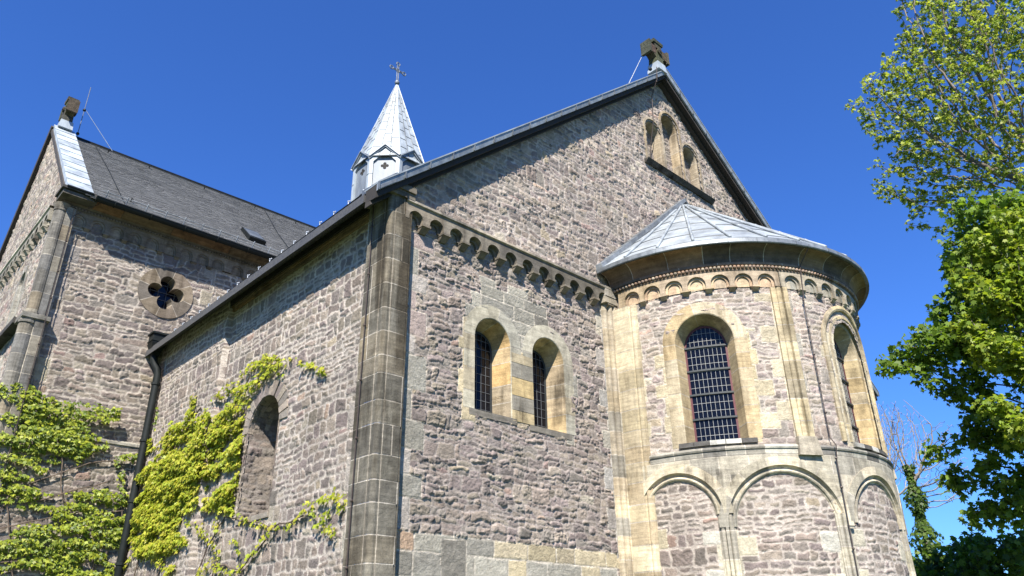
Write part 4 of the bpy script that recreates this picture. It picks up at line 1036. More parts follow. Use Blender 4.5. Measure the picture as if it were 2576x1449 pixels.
# ---- ridge turret over the crossing
TC = (13.0, 19.8); TR = 1.38
def oct_(r, k, z, off=-157.5): a = math.radians(off+45*k); return Vector((TC[0]+r*math.cos(a), TC[1]+r*math.sin(a), z))
b = MB(); R = np.random.RandomState(33); VB, PK = 17.34, 17.82
for k in range(8):
    a, c = oct_(TR, k, 13.0), oct_(TR, k+1, 13.0); m = (a+c)/2
    q = [a, c, Vector((c.x, c.y, VB)), Vector((m.x, m.y, PK)), Vector((a.x, a.y, VB))]
    nrm = Vector((m.x-TC[0], m.y-TC[1], 0)).normalized(); tg = (c-a).normalized(); wd = (c-a).length
    # face with recessed panel: pentagon outline inset
    ins = .13; lo_ = 15.2
    inner = [a+tg*ins+Vector((0, 0, lo_-13)), c-tg*ins+Vector((0, 0, lo_-13)), Vector((c.x, c.y, VB-.16))-tg*ins, Vector((m.x, m.y, PK-.24)), Vector((a.x, a.y, VB-.16))+tg*ins]
    outer = [a+Vector((0, 0, lo_-13)), c+Vector((0, 0, lo_-13)), q[2], q[3], q[4]]
    col = (R.uniform(.85, 1.0),)*3
    b.quad(a, c, outer[1], outer[0], col)
    for i in range(5):
        j = (i+1) % 5; b.quad(outer[i], outer[j], inner[j], inner[i], col)
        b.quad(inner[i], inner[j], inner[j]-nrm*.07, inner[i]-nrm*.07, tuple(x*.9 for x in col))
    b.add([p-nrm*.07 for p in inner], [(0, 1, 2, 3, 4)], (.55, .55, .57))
    # standing seams on the corner and panel band
    for zz in (15.85, 16.65):
        for s_ in (0, 1):
            p = (a if s_ == 0 else c-tg*ins); b.hexa([p+Vector((0, 0, zz-13))+nrm*.0, p+tg*ins+Vector((0, 0, zz-13)), p+tg*ins+Vector((0, 0, zz-13))+nrm*.012, p+Vector((0, 0, zz-13))+nrm*.012,
                                                                             p+Vector((0, 0, zz-12.975)), p+tg*ins+Vector((0, 0, zz-12.975)), p+tg*ins+Vector((0, 0, zz-12.975))+nrm*.012, p+Vector((0, 0, zz-12.975))+nrm*.012], (.7, .7, .7))
    # gablet eave moulding
    for s_, (p, e) in enumerate(((q[4], q[3]), (q[3], q[2]))):
        for l0, l1, o1 in ((-.06, .0, .05), (.002, .045, .10)):
            z_ = Vector((0, 0, 1))
            b.hexa([p+z_*l0-nrm*.05, e+z_*l0-nrm*.05, e+z_*l0+nrm*o1, p+z_*l0+nrm*o1, p+z_*l1-nrm*.05, e+z_*l1-nrm*.05, e+z_*l1+nrm*o1, p+z_*l1+nrm*o1], (.8, .8, .82))
tur = b.build("ridge_turret", M_zinc, PA)
# quatrefoil cut-outs and the arched opening
for k in range(8):
    a, c = oct_(TR, k, 0), oct_(TR, k+1, 0); m = (a+c)/2; nrm = Vector((m.x-TC[0], m.y-TC[1], 0)).normalized(); tg = (c-a).normalized()
    b = MB()
    o_ = Vector((m.x, m.y, 17.02))-nrm*.064
    for lx, lz in ((.085, 0), (-.085, 0), (0, .085), (0, -.085), (0, 0)):
        b.add([o_+tg*(lx+.058*math.cos(t))+Vector((0, 0, lz+.058*math.sin(t)))+nrm*(.001*abs(lx)+.002*lz) for t in np.linspace(0, 2*math.pi, 14)[:-1]], [tuple(range(13))], (.3, .3, .3))
    o2 = Vector((m.x, m.y, 15.75))-nrm*.062
    b.add([o2+tg*x+Vector((0, 0, z)) for x, z in [(-.2, -.5), (.2, -.5)]+[(.2*math.cos(t), .1+.25*math.sin(t)) for t in np.linspace(0, math.pi, 12)]], [tuple(range(14))], (.3, .3, .3))
    b.build("sound_opening", M_soffit, tur)
# spire: broach octagon from the valleys, sheets with seams
b = MB(); TIP = Vector((TC[0], TC[1], 21.75))
for k in range(8):
    a, c = oct_(TR+.04, k, VB+.06), oct_(TR+.04, k+1, VB+.06); m = Vector(((a.x+c.x)/2, (a.y+c.y)/2, PK+.05))
    nrm = Vector((m.x-TC[0], m.y-TC[1], .35)).normalized()
    nst = 9
    for col_ in range(3):
        f0, f1 = col_/3, (col_+1)/3; ofs = (.5/nst if col_ == 1 else 0)
        ts = [0]+[t for t in (np.arange(1, nst+1)/nst-ofs) if t < .97]+[1.]
        for t0, t1 in zip(ts[:-1], ts[1:]):
            def P(f, t, l): return a.lerp(c, f).lerp(TIP, t)+nrm*l
            s = R.uniform(.92, 1.1); g_ = .006
            b.grid([[P(f0+.0, t0, .014), P(f1, t0, .014)], [P(f0, t1, .0), P(f1, t1, .0)]], (s, s, s)); b.grid([[P(f0, t0-.006, .003), P(f1, t0-.006, .003)], [P(f0, t0, .014), P(f1, t0, .014)]], (s*.25,)*3)
    for f in (1/3, 2/3):
        b.tube([a.lerp(c, f).lerp(TIP, t)+nrm*.012 for t in (.0, .5, .86)], .016, 5, (.35, .35, .36))
    b.tube([a+nrm*.01, a.lerp(TIP, .5), a.lerp(TIP, .97)], .022, 6, (1.05, 1.05, 1.05))
    # roofs of the gablets
    back = (m-Vector((m.x-TC[0], m.y-TC[1], 0))*.22); back.z = PK+.04
    b.add([a, m, back], [(0, 1, 2)], (1, 1, 1)); b.add([m, c, back], [(0, 1, 2)], (.95, .95, .95))
sp_ = b.build("spire", M_zinc, tur)
b = MB(); z0 = 21.7
b.sphere((TC[0], TC[1], z0+.06), .10, 12, 6); b.tube([(TC[0], TC[1], z0+.1), (TC[0], TC[1], z0+.16)], .06, 10)
for s in (-.035, .035): b.tube([(TC[0]+s, TC[1], z0), (TC[0]+s, TC[1], z0+.95)], .02, 6)
zc = z0+.68
for s in (-.03, .03): b.tube([(TC[0]-.26, TC[1], zc+s), (TC[0]+.26, TC[1], zc+s)], .02, 6)
for cx_, cz_ in ((-.30, zc), (.30, zc), (0, z0+1.0), (0, zc)):
    b.tube([(TC[0]+cx_+.075*math.cos(t), TC[1], cz_+.075*math.sin(t)) for t in np.linspace(0, 2*math.pi, 15)], .026, 6)
b.build("spire_cross", M_zinc_dark, tur)

fixp()
#--CHURCH-END--

# ================================================================== stone crosses on the gables
def stone_cross(name, label, loc, rz, h, aw, zinc=True):
    t = thing(name, label, "stone cross", loc, "stone crosses on the gables"); t.rotation_euler[2] = rz
    b = MB()
    if zinc: b.hexa([(-.17, -.17, -.12), (.17, -.17, -.12), (.17, .17, -.12), (-.17, .17, -.12), (-.15, -.15, .12), (.15, -.15, .12), (.15, .15, .12), (-.15, .15, .12)]); b.build("zinc_base", M_zinc, t)
    b = MB(); C_ = lambda: tuple(x*rng.uniform(.8, 1.25) for x in (.065, .058, .044))
    d = .11
    def bar(p0, p1, w0, w1):   # tapered arm in the xz plane
        p0 = Vector(p0); p1 = Vector(p1); dr = (p1-p0).normalized(); sd = Vector((-dr.z, 0, dr.x)); y = Vector((0, 1, 0))
        b.hexa([p0-sd*w0-y*d, p0+sd*w0-y*d, p0+sd*w0+y*d, p0-sd*w0+y*d, p1-sd*w1-y*d, p1+sd*w1-y*d, p1+sd*w1+y*d, p1-sd*w1+y*d], C_())
        b.hexa([p1-sd*(w1+.05)-y*(d+.02), p1+sd*(w1+.05)-y*(d+.02), p1+sd*(w1+.05)+y*(d+.02), p1-sd*(w1+.05)+y*(d+.02)]+[q+dr*.08 for q in (p1-sd*(w1+.06)-y*(d+.03), p1+sd*(w1+.06)-y*(d+.03), p1+sd*(w1+.06)+y*(d+.03), p1-sd*(w1+.06)+y*(d+.03))], C_())
    zc = h*.60
    bar((0, 0, zc), (aw, 0, zc), .10, .13); bar((0, 0, zc), (-aw, 0, zc), .10, .13); bar((0, 0, zc), (0, 0, h-.08), .10, .13)
    b.hexa([(-.15, -.12, .10), (.15, -.12, .10), (.15, .12, .10), (-.15, .12, .10), (-.10, -.115, zc), (.10, -.115, zc), (.10, .115, zc), (-.10, .115, zc)], C_())
    for s in (-1, 1):
        b.hexa([(s*.10, -.105, zc-.22), (s*.12, -.105, zc-.22), (s*.12, .105, zc-.22), (s*.10, .105, zc-.22), (s*.06, -.105, zc), (s*.26, -.105, zc-.09), (s*.26, .105, zc-.09), (s*.06, .105, zc)], C_())
    for sy in (-1, 1):
        b.tube([(0, sy*.09, zc), (0, sy*.16, zc)], .085, 14, C_()); b.tube([(0, sy*.16, zc), (0, sy*.175, zc)], .045, 12, (.03, .03, .03))
    b.build("cross_stone", M_cross, t)
    return t
stone_cross("gable_cross", "dark lichened stone cross on the tall front gable above the three blind arches", (12.55, 7.83, 14.28), 0., .82, .31)
stone_cross("gable_cross", "dark stone cross seen edge-on above the zinc-capped transept gable", (2.78, 20.15, 14.52), math.pi/2, .86, .28)

# lightning rods
def rod(label, loc, pts, r=.014, brace=None, clamps=()):
    t = thing("lightning_rod", label, "lightning rod", loc, "lightning rods by the gable crosses"); L = Vector(loc)
    b = MB(); b.tube([Vector(p)-L for p in pts], r, 6); b.build("rod", M_zinc_dark, t)
    if brace: b = MB(); b.tube([Vector(p)-L for p in brace], r*.8, 6); b.build("brace", M_galv, t)
    for c in clamps: b = MB(); b.sphere(Vector(c)-L, .045, 8, 5); b.build("clamp", M_dark, t)
rod("thin steel lightning rod with slanted brace behind the cross on the transept gable", (3.12, 20.2, 14.4),
    [(3.12, 20.2, 14.35), (3.12, 20.2, 16.1)], .010, [(3.12, 20.2, 15.35), (4.05, 20.25, 14.40)], [(3.12, 20.2, 15.3), (3.12, 20.2, 14.5)])
rod("short lightning rod slanting up to the cross on the front gable", (12.2, 7.9, 14.0),
    [(11.75, 8.25, 13.45), (12.25, 7.95, 14.72)], .008, None, [(12.25, 7.82, 14.12)])

# lightning conductor cables on the walls
def cable(label, pts, r, clamps, rc=.022):
    t = thing("lightning_conductor", label, "cable", pts[0]); L = Vector(pts[0])
    b = MB(); b.tube([Vector(p)-L for p in pts], r, 6); b.build("cable", M_wire, t)
    for c in clamps: b = MB(); b.sphere(Vector(c)-L, rc, 6, 4); b.build("clamp", M_wire, t)
cable("dark lightning cable clamped down the corner pilaster of the front wall", [(5.15, 8.25, 7.62), (5.15, 8.26, 5.0), (5.15, 8.26, 0)], .009, [(5.15, 8.26, 7.2-.78*k) for k in range(8)])
Pa = lambda a, d, z: tuple(float(x) for x in M_A(a, d, z))
cable("dark lightning cable hanging down the round apse wall past the string course", [Pa(-112.4, .40, 7.93), Pa(-112.5, .36, 7.86), Pa(-113.2, .15, 7.64), Pa(-113.2, .13, 7.5), Pa(-113.4, .07, 6.9), Pa(-113.6, .06, 4.6), Pa(-113.6, .16, 4.45), Pa(-113.8, .12, 4.2), Pa(-114.2, .11, 2.5), Pa(-114.2, .11, 0)], .009,
      [Pa(-113.4, .07, 7.0-.5*k) for k in range(5)]+[Pa(-113.9, .12, 4.25), Pa(-114, .12, 3.8), Pa(-114.2, .12, 2.9), Pa(-114.2, .12, 2.2)])
cable("thin lightning cable down the transept corner shaft", [(3.35, 16.05, 10.5), (3.1, 16.2, 10.3), (2.84, 16.22, 10.0), (2.84, 16.22, 7.75), (2.84, 16.17, 7.6), (2.84, 16.17, 4.5)], .008, [(2.84, 16.22, 9.4), (2.84, 16.22, 8.7), (2.84, 16.22, 8.1), (2.84, 16.17, 7.1), (2.84, 16.17, 6.4)])
cable("thin lightning cable dangling from the front gable peak through the blind arches", [(12.28, 7.66, 14.1), (12.29, 7.70, 13.75), (12.30, 7.90, 13.4), (12.32, 7.95, 12.7), (12.35, 8.1, 12.2), (12.38, 8.2, 11.7)], .010, [(12.29, 7.72, 13.7)])

# ================================================================== climbing plants
def inpoly(P, x, y):
    P = np.array(P); n = len(P); ins = np.zeros(len(x), bool); j = n-1
    for i in range(n):
        c = ((P[i, 1] > y) != (P[j, 1] > y)) & (x < (P[j, 0]-P[i, 0])*(y-P[i, 1])/(P[j, 1]-P[i, 1]+1e-12)+P[i, 0]); ins ^= c; j = i
    return ins

def leaf_mesh(name, pos, nrm, size, cols, mat, parent, seed, droop=.3, shape='ivy'):
    """one small lobed leaf (5 tris as a fan) per point, random roll, drooping tip"""
    R = np.random.RandomState(seed); N = len(pos)
    if shape == 'ivy': T = np.array([(0, .0), (-.42, .25), (-.34, .55), (-.16, .50), (0, 1.0), (.16, .50), (.34, .55), (.42, .25)])
    elif shape == 'maple': T = np.array([(0, 0), (-.50, .20), (-.30, .42), (-.46, .72), (-.14, .62), (0, 1.0), (.14, .62), (.46, .72), (.30, .42), (.50, .20)])
    else: T = np.array([(0, 0), (-.13, .45), (0, 1.0), (.13, .45)])
    K = len(T)
    n = nrm/np.linalg.norm(nrm, axis=1)[:, None]
    dn = np.array([0, 0, -1.0])+R.normal(0, .55, (N, 3)) if droop else R.normal(0, 1, (N, 3))
    ty = dn-(dn*n).sum(1)[:, None]*n; ty /= np.maximum(np.linalg.norm(ty, axis=1), 1e-6)[:, None]
    tx = np.cross(n, ty)
    V = pos[:, None, :]+size[:, None, None]*(tx[:, None, :]*T[None, :, :1]+ty[:, None, :]*T[None, :, 1:]-n[:, None, :]*(np.abs(T[None, :, :1])*.35+droop*.5*T[None, :, 1:]**2))
    V = V.reshape(-1, 3).astype(np.float32)
    me = bpy.data.meshes.new(name); me.vertices.add(len(V)); me.vertices.foreach_set("co", V.ravel())
    F = np.arange(N*K, dtype=np.int32); me.loops.add(len(F)); me.loops.foreach_set("vertex_index", F)
    me.polygons.add(N); me.polygons.foreach_set("loop_start", np.arange(0, N*K, K, dtype=np.int32)); me.update(calc_edges=True)
    at = me.color_attributes.new("tint", 'FLOAT_COLOR', 'POINT'); arr = np.ones((N*K, 4), np.float32); arr[:, :3] = np.repeat(cols, K, 0); at.data.foreach_set("color", arr.ravel())
    me.materials.append(mat); return link(name, me, parent)

def climber(label, M, outn, areas, trails, stems, seed, loc, bright):
    t = thing("climbing_plant", label, "climbing plant", loc); L = np.array(loc); R = np.random.RandomState(seed)
    U = []; Z = []; Dd = []
    for poly, dens, thr in areas:
        P = np.array(poly); (a0, b0), (a1, b1) = P.min(0)-.12, P.max(0)+.12
        n = int((a1-a0)*(b1-b0)*dens); u = R.uniform(a0, a1, n); z = R.uniform(b0, b1, n)
        # ragged border: jitter the test point
        ju = u+(fbm(u, z, .3, seed+3, 3)-.5)*.35; jz = z+(fbm(u, z, .3, seed+5, 3)-.5)*.35
        k = inpoly(poly, ju, jz)
        # hanging festoons: noise stretched along the wall
        nn_ = fbm(u*.5+z*.25, z*1.9, .40, seed+9, 4, .6); k &= nn_ > thr
        U.append(u[k]); Z.append(z[k]); Dd.append(.015+.14*np.clip(nn_[k]-thr, 0, .25)/.25*R.uniform(.4, 1, k.sum()))
    for pts, wd, dens in trails:
        for (a0, b0), (a1, b1) in zip(pts[:-1], pts[1:]):
            Ln = math.hypot(a1-a0, b1-b0); n = int(Ln*wd*dens*2); s = R.rand(n)
            U.append(a0+(a1-a0)*s+R.normal(0, wd*.45, n)); Z.append(b0+(b1-b0)*s+R.normal(0, wd*.45, n)); Dd.append(R.uniform(.02, .09, n))
    U = np.concatenate(U); Z = np.concatenate(Z); Dd = np.concatenate(Dd); N = len(U)
    P = np.stack(np.broadcast_arrays(*M(U, Dd+.03, Z)), 1)-L
    nr = np.array(outn)[None, :]*.9+np.array([-.1, -.1, .5])[None, :]+R.normal(0, .3, (N, 3))
    base = np.array(bright)[R.randint(0, len(bright), N)]*R.uniform(.75, 1.2, (N, 1))
    leaf_mesh("foliage", P, nr, R.uniform(.045, .095, N), base, M_leaf, t, seed, .45)
    b = MB()
    for pts in stems:
        q = []
        for (a0, b0), (a1, b1) in zip(pts[:-1], pts[1:]):
            for k in range(5): q.append((a0+(a1-a0)*k/5+R.uniform(-.03, .03), b0+(b1-b0)*k/5+R.uniform(-.03, .03)))
        q.append(pts[-1]); b.tube([np.array(M(u, .045, z))-L for u, z in q], .012, 5, (.11, .08, .06))
    if stems: b.build("stem", M_bark, t)
    return t
YG = [(.36, .39, .035), (.29, .35, .03), (.43, .43, .05), (.24, .30, .025), (.39, .36, .05)]
GG = [(.20, .255, .028), (.15, .21, .02), (.28, .32, .038), (.10, .155, .018)]
LA = [(15.52, 5.76), (14.64, 5.66), (14.2, 5.94), (13.77, 5.81), (13.51, 5.49), (12.99, 5.82), (12.63, 5.55), (11.9, 5.39), (11.85, 5.18), (11.95, 5.03), (11.88, 4.78), (11.75, 4.04), (11.75, 3.78), (11.86, 3.63), (12.25, 3.66), (13.38, 3.86), (13.8, 3.86), (13.22, 3.21), (13.63, 3.28), (13.49, 2.94), (13.83, 2.91), (14.56, 3.19), (15.45, 3.36), (16.1, 3.15), (16.1, 3.5), (16.1, 3.8), (16.1, 4.4), (16.1, 5.03), (16.1, 5.55)]
LA2 = [(14.6, 5.1), (13.4, 4.9), (12.7, 5.3), (11.95, 5.2), (11.75, 3.8), (13.6, 3.9), (14.2, 3.3), (15.9, 3.4), (15.9, 4.4)]
LB = [(12.63, 5.55), (12.75, 5.92), (12.2, 6.07), (11.41, 6.12), (11.04, 6.01), (10.1, 5.66), (9.32, 5.39), (9.29, 5.23), (9.94, 5.37), (10.83, 5.62), (11.39, 5.58), (11.71, 5.45), (11.81, 5.39)]
trails = [([(11.75, 3.6), (11.01, 3.36), (10.36, 3.26), (9.87, 3.2), (9.71, 3.32), (9.54, 3.37)], .06, 260),
          ([(9.59, 3.37), (9.33, 3.45), (8.74, 3.43), (8.50, 3.35)], .09, 330), ([(8.50, 3.28), (8.76, 3.24), (9.1, 3.28)], .06, 300),
          ([(9.35, 3.3), (9.06, 3.09), (8.71, 2.97)], .07, 300), ([(8.78, 3.18), (8.84, 3.02)], .05, 260),
          ([(13.29, 3.66), (12.5, 3.3), (12.03, 3.0)], .10, 260), ([(11.75, 3.22), (11.5, 3.17), (11.4, 3.01)], .08, 240),
          ([(12.82, 2.79), (12.32, 2.97), (12.09, 2.83), (11.48, 2.73), (11.17, 2.8), (10.9, 2.97), (10.72, 3.07), (10.49, 3.16)], .07, 280),
          ([(14.75, 3.27), (14.22, 3.14), (13.77, 2.94)], .09, 260), ([(12.32, 3.67), (12.46, 3.53), (12.14, 3.34)], .08, 240),
          ([(12.3, 2.5), (12.6, 2.75), (12.9, 2.6)], .12, 260), ([(12.0, 6.03), (11.4, 6.08), (11.0, 5.98), (10.3, 5.72), (9.4, 5.33)], .05, 240)]
stems_l = [[(14.5, 2.3), (14.0, 3.6), (13.2, 4.6), (12.5, 5.4), (11.9, 5.9)], [(13.2, 2.3), (12.6, 3.2), (12.1, 3.6), (11.4, 3.45), (10.4, 3.25), (9.6, 3.3)], [(12.4, 2.3), (12.2, 2.9), (11.3, 2.75), (10.6, 3.1)], [(15.6, 2.3), (15.2, 3.8), (14.5, 5.2), (13.6, 5.7)]]
climber("bright yellow-green creeper spreading round the niche on the side wall", lambda u, d, z: M_L(u, d+np.where(np.asarray(u) > 13.05, .10, 0.), z), (-1, 0, 0), [(LA, 1400, .43), (LA2, 1500, .37), (LB, 700, .475)], trails, stems_l, 301, (5.3, 13, 2.3), YG)
TAi = [(2.0, 6.23), (2.86, 6.25), (3.06, 6.13), (3.32, 6.06), (3.85, 6.17), (4.55, 6.13), (4.56, 5.97), (3.99, 5.82), (4.11, 5.47), (4.46, 5.41), (4.06, 5.18), (3.85, 4.96), (3.63, 4.69), (3.02, 4.84), (2.0, 4.9)]
TBi = [(2.0, 4.8), (3.84, 4.6), (4.8, 4.45), (5.11, 4.49), (5.16, 3.6), (2.0, 3.47)]
TCi = [(2.0, 3.5), (4.06, 3.52), (5.14, 3.71), (5.13, 2.5), (2.0, 2.5)]
TDi = [(4.56, 5.3), (5.11, 5.3), (5.08, 5.01), (4.88, 4.86), (4.93, 4.39), (4.68, 4.67)]
stems_t = [[(2.4, 2.3), (2.6, 3.6), (3.3, 4.5), (4.2, 5.0), (4.9, 5.2)], [(3.6, 2.3), (3.2, 3.5), (2.9, 4.6), (2.8, 5.8)], [(4.9, 2.3), (4.6, 3.4), (3.9, 4.3), (3.6, 5.4), (3.2, 6.0)], [(2.3, 3.6), (3.2, 3.75), (4.2, 4.1), (5.0, 4.2)], [(4.2, 2.3), (4.6, 2.9), (5.0, 3.8), (4.9, 4.9)], [(2.4, 4.3), (3.4, 4.2), (4.6, 4.7)], [(2.3, 3.0), (3.5, 3.2), (4.8, 3.0)]]
MTi = lambda u, d, z: M_T(u, d+.12, z)
climber("green creeper draped in garlands over the ledge of the transept wall", MTi, (0, -1, 0), [(TAi, 1500, .36), (TBi, 1100, .52), (TCi, 1400, .465), (TDi, 600, .46)],
        [([(2.2, 5.6), (4.4, 5.46)], .12, 260), ([(3.4, 6.05), (3.9, 6.12), (4.55, 6.02)], .07, 320)], stems_t, 311, (3.5, 16.2, 2.3), GG+YG[:2])
climber("small tuft of creeper clinging to the dark downpipe", lambda u, d, z: (u+.06, 15.99-d, z), (0, -1, 0), [], [([(5.12, 6.25), (5.14, 6.0), (5.10, 5.8)], .06, 420)], [], 321, (5.12, 15.97, 5.8), GG)

# ================================================================== trees
def grow(att, seeds, step, infl, kill, maxit, seed, tropism=(0, 0, 0)):
    R = np.random.RandomState(seed); nodes = [np.array(s, float) for s in seeds]; par = [i-1 for i in range(len(seeds))]
    att = np.array(att, float); near = np.zeros(len(att), int); dist = np.full(len(att), 1e9)
    def upd(i0):
        nonlocal near, dist
        for i in range(i0, len(nodes)):
            d = np.linalg.norm(att-nodes[i], axis=1); k = d < dist; dist[k] = d[k]; near[k] = i
    upd(0); tro = np.array(tropism)
    for it in range(maxit):
        if len(att) == 0: break
        act = dist < infl
        if not act.any(): break
        i0 = len(nodes)
        idx = near[act]; dv = att[act]-np.array(nodes)[idx]; dv /= np.maximum(np.linalg.norm(dv, axis=1), 1e-6)[:, None]
        for i in np.unique(idx):
            d = dv[idx == i].mean(0)+tro+R.normal(0, .12, 3); L = np.linalg.norm(d)
            if L < 1e-3: continue
            nodes.append(nodes[i]+d/L*step); par.append(int(i))
        upd(i0); keep = dist > kill; att, near, dist = att[keep], near[keep], dist[keep]
        if len(nodes) == i0 or len(nodes) > 9000: break
    return np.array(nodes), np.array(par)

def branch_mesh(name, nodes, par, r0, ex, mat, parent, loc, col, sides=5, rmax=.5):
    N = len(nodes); w_ = np.zeros(N); kids = [[] for _ in range(N)]
    for i in range(N-1, -1, -1):
        if w_[i] == 0: w_[i] = r0**ex
        if par[i] >= 0: w_[par[i]] += w_[i]; kids[par[i]].append(i)
    rad = np.minimum(w_**(1/ex), rmax); b = MB(); L = np.array(loc); R = np.random.RandomState(1)
    done = set()
    starts = [i for i in range(N) if par[i] < 0]; stack = [(s, None) for s in starts]
    while stack:
        s, pre = stack.pop(); chain = [pre] if pre is not None else []; i = s
        while True:
            chain.append(i)
            if not kids[i]: break
            ks = sorted(kids[i], key=lambda q: -rad[q])
            for q in ks[1:]: stack.append((q, i))
            i = ks[0]
        if len(chain) > 1:
            rr = [rad[chain[1]] if (k == 0 and pre is not None) else rad[q] for k, q in enumerate(chain)]
            cc = tuple(np.array(col)*R.uniform(.8, 1.25)); b.tube([nodes[q]-L for q in chain], rr, sides if max(rr) < .06 else 9, cc)
    return b.build(name, mat, parent, True), rad

def blob_points(blobs, n, seed, shell=.0):
    R = np.random.RandomState(seed); out = []
    vol = np.array([a*b_*c for (_, (a, b_, c)) in blobs]); vol = vol/vol.sum()
    for (c, ax), f in zip(blobs, vol):
        m = int(n*f)+1; d = R.normal(0, 1, (m, 3)); d /= np.linalg.norm(d, axis=1)[:, None]; rr = R.rand(m, 1)**(1/3.)
        rr = shell+(1-shell)*rr
        out.append(np.array(c)+d*rr*np.array(ax))
    return np.concatenate(out)

def tree(name, label, cat, base, trunk, blobs, natt, step, infl, kill, seed, r0, ex, bark, leafn, leaf_r, spread, size, cols, mat, shape, cluster=1, lrad=.02, group=None, droop=.3, rmax=.4):
    t = thing(name, label, cat, base, group)
    att = blob_points(blobs, natt, seed, .25)
    nodes, par = grow(att, trunk, step, infl, kill, 140, seed, (0, 0, .04))
    _, rad = branch_mesh("trunk", nodes, par, r0, ex, M_bark, t, base, bark, 5, rmax)
    if leafn:
        R = np.random.RandomState(seed+5); ok = np.where(rad < lrad)[0]; n = leafn
        pk = ok[R.randint(0, len(ok), n)]
        P = nodes[pk]+R.normal(0, spread, (n, 3))
        if cluster > 1:
            P = np.repeat(P, cluster, 0)+R.normal(0, .02, (n*cluster, 3)); pk = np.repeat(pk, cluster)
        nr = R.normal(0, .75, (len(P), 3))+np.array([-.38, -.35, .75])
        base_c = np.array(cols)[R.randint(0, len(cols), n)]*R.uniform(.7, 1.25, (n, 1)); base_c = np.repeat(base_c, cluster, 0)
        leaf_mesh("crown", P-np.array(base), nr, R.uniform(size[0], size[1], len(P)), base_c, mat, t, seed+9, droop, shape)
    return t
def poly_trunk(pts, n):
    out = []
    for a, c in zip(pts[:-1], pts[1:]):
        a, c = np.array(a, float), np.array(c, float); out += [a+(c-a)*k/n for k in range(n)]
    return out+[np.array(pts[-1], float)]

# ash: sparse spring foliage, main fork right of the picture
base = (26.2, .3, 0)
tree("ash_tree", "tall ash tree with thin yellow-green spring leaves and visible branches at top right", "tree", base,
     poly_trunk([base, (25.8, .6, 5.2), (25.0, 1.5, 10.6), (24.3, 2.4, 13.0)], 11),
     [((23.70, 2.85, 17.05), (3.45, 3.30, 3.75)), ((23.40, 4.50, 17.50), (2.40, 2.40, 2.10)), ((23.40, 4.80, 14.95), (2.25, 2.25, 1.35)), ((23.85, 2.55, 20.95), (3.30, 2.55, 2.70)), ((23.10, 5.93, 17.65), (1.20, 1.12, 0.90)), ((23.85, 3.15, 13.60), (2.40, 1.80, 1.05)), ((23.70, 3.45, 12.55), (1.35, 1.35, 0.75)), ((23.40, 4.50, 13.60), (1.50, 1.20, 0.75)), ((23.55, 4.20, 16.00), (1.80, 1.80, 1.80)), ((22.9, 6.6, 18.0), (.7, .6, .5)), ((23.0, 5.5, 13.2), (1.0, .9, .5))],
     5900, .215, 2.4, .33, 401, .0085, 2.35, (.16, .135, .11), 8200, .1, .07, (.08, .155), [(.33, .38, .06), (.26, .33, .05), (.38, .42, .09), (.19, .27, .045)], M_ash, 'ivy', 4, .019, droop=.45, rmax=.5)
base = (22.6, 2.0, 0)
tree("maple_tree", "large dark green maple tree right of the apse", "tree", base,
     poly_trunk([base, (22.4, 2.4, 3.5), (22.0, 3.0, 5.6)], 12),
     [((21.2, 4.6, 8.7), (1.1, 1.0, .8)), ((21.0, 4.2, 10.4), (1.1, .8, .9)), ((20.6, 5.7, 8.6), (.9, .8, .5)), ((20.3, 6.55, 8.3), (.5, .6, .35)), ((20.8, 5.3, 7.4), (.8, .6, .45)), ((20.8, 5.35, 6.3), (.5, .4, .6)), ((21.2, 4.5, 6.2), (1.0, .7, .5)),
      ((21.4, 4.5, 4.9), (.8, .7, .45)), ((20.5, 5.2, 5.2), (.45, .4, .5)), ((20.8, 4.7, 4.5), (.6, .5, .45)), ((21.0, 4.0, 5.4), (.7, .6, .5)), ((20.6, 6.15, 5.2), (.35, .35, .35)), ((20.5, 3.8, 11.5), (.9, .7, .55)), ((20.4, 4.35, 10.9), (.55, .5, .5)), ((20.9, 3.1, 11.4), (.8, .8, .8)), ((20.55, 6.35, 5.9), (.3, .3, .35)), ((20.7, 5.9, 4.3), (.4, .4, .3)), ((20.9, 5.2, 4.4), (.5, .5, .35)), ((21.6, 3.6, 7.4), (1.2, .9, .8)), ((21.6, 3.3, 9.6), (1.2, .9, 1.0)), ((21.7, 3.2, 5.6), (1.0, .8, .6)), ((21.0, 5.1, 9.5), (.7, .6, .5))],
     4000, .17, 1.5, .27, 411, .0075, 2.35, (.10, .085, .07), 12500, .1, .12, (.12, .22), [(.125, .21, .026), (.15, .245, .03), (.19, .29, .038), (.095, .17, .022)], M_maple, 'maple', 1, .016, droop=.4)
base = (20.2, 2.0, 0)
tree("young_maple_tree", "bright yellow-green young tree in front of the dark maple at the right edge", "tree", base,
     poly_trunk([base, (20.0, 2.4, 4.0), (19.7, 2.9, 5.6)], 10),
     [((19.0, 3.75, 10.1), (.45, .45, .45)), ((19.1, 3.0, 10.3), (.6, .5, .5)), ((19.0, 4.2, 9.4), (.5, .4, .4)), ((18.95, 3.6, 8.7), (.6, .6, .5)), ((19.0, 4.5, 8.3), (.4, .35, .3)), ((18.9, 4.0, 7.5), (.6, .55, .45)),
      ((19.0, 3.4, 7.2), (.6, .5, .5)), ((18.85, 4.35, 6.3), (.4, .4, .3)), ((18.9, 3.9, 5.7), (.6, .5, .35)), ((19.2, 2.9, 8.6), (.8, .7, 1.6)), ((19.2, 2.7, 6.0), (.7, .6, .6))],
     3000, .13, 1.4, .2, 421, .006, 2.35, (.14, .12, .1), 9500, .1, .08, (.09, .17), [(.25, .33, .035), (.20, .29, .03), (.31, .37, .05), (.155, .235, .026)], M_ash, 'maple', 1, .012, droop=.4)
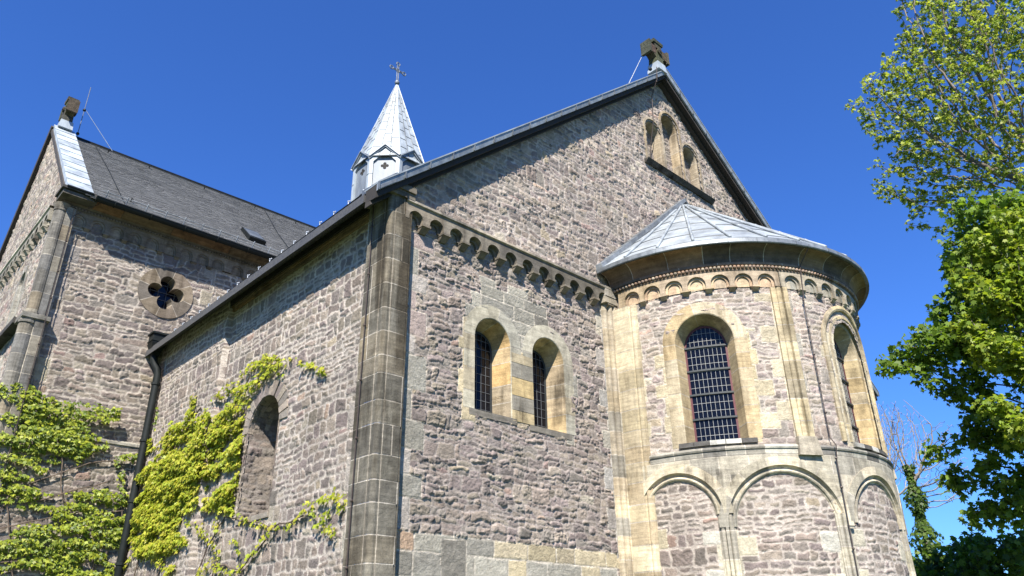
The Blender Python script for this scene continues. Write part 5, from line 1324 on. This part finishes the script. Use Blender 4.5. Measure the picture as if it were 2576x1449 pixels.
for i, (bx, by, hh, lab) in enumerate(((25.9, 7.0, 4.3, "low dark leafy tree at the bottom right corner under the maple"), (26.8, 9.1, 4.05, "small dark bushy tree beside the apse foot at the bottom right"))):
    base = (bx, by, 0)
    tree("leafy_bush_tree", lab, "tree", base, poly_trunk([base, (bx, by, 1.8)], 6),
         [((bx-.2, by, hh-.9), (1.7, 1.3, 1.0)), ((bx-.4, by+.5, hh-.2), (.7, .6, .45)), ((bx, by-1.0, hh-.1), (.9, .7, .5)), ((bx-.3, by, 1.6), (2, 1.6, 1.2))],
         1300, .2, 2.2, .33, 431+i, .008, 2.3, (.09, .08, .07), 6500, .1, .15, (.14, .25), [(.10, .17, .022), (.13, .22, .028), (.08, .145, .02), (.17, .25, .034)], M_maple, 'maple', 1, .02, droop=.4)
# bare trees far behind, one with an ivy-wrapped trunk
base = (43.9, 15.0, 0)
tree("bare_tree", "leafless tree with ivy climbing its thin trunk behind the apse", "bare tree", base, poly_trunk([base, (43.9, 15.0, 5.1), (44.0, 14.93, 9.4)], 16),
     [((44.1, 14.8, 11.8), (1.3, 1.3, 2.3)), ((44.1, 13.5, 9.7), (1.2, 1.5, 1.7)), ((43.9, 12.9, 11.5), (1.0, .9, 1.0))], 1500, .2, 2.0, .29, 441, .012, 2.2, (.22, .19, .16), 0, .1, .1, (.1, .2), [(.06, .1, .02)], M_maple, 'ivy')
ivyt = [o for o in COL.objects if o.name.startswith("bare_tree")][-1]
R = np.random.RandomState(5); N = 3200; zz = R.uniform(1.5, 10.4, N); th = R.uniform(0, 2*math.pi, N); rr = np.clip(.85-.075*(zz-2), .2, .85)*R.uniform(.5, 1.15, N)*(1+.5*np.sin(zz*3.1))
P = np.stack([rr*np.cos(th), rr*np.sin(th), zz], 1); nr = np.stack([np.cos(th), np.sin(th), np.full(N, .5)], 1)+R.normal(0, .3, (N, 3))
leaf_mesh("ivy_cover", P, nr, R.uniform(.14, .28, N), np.array([(.09, .15, .025), (.13, .20, .03), (.06, .11, .02)])[R.randint(0, 3, N)], M_maple, ivyt, 6, .3, 'ivy')
base = (51.1, 18.7, 0)
tree("bare_tree", "pale leafless tree farthest back, close against the apse edge", "bare tree", base, poly_trunk([base, (51.1, 18.7, 8.3)], 18),
     [((51.1, 18.4, 13.3), (1.8, 1.9, 3.1)), ((51.3, 17.1, 12.5), (1.4, 1.4, 2.4)), ((51.1, 19.9, 12.3), (1.4, 1.4, 2.4))], 1700, .22, 2.2, .33, 451, .012, 2.2, (.23, .22, .2), 0, .1, .1, (.1, .2), [(.06, .1, .02)], M_maple, 'ivy')
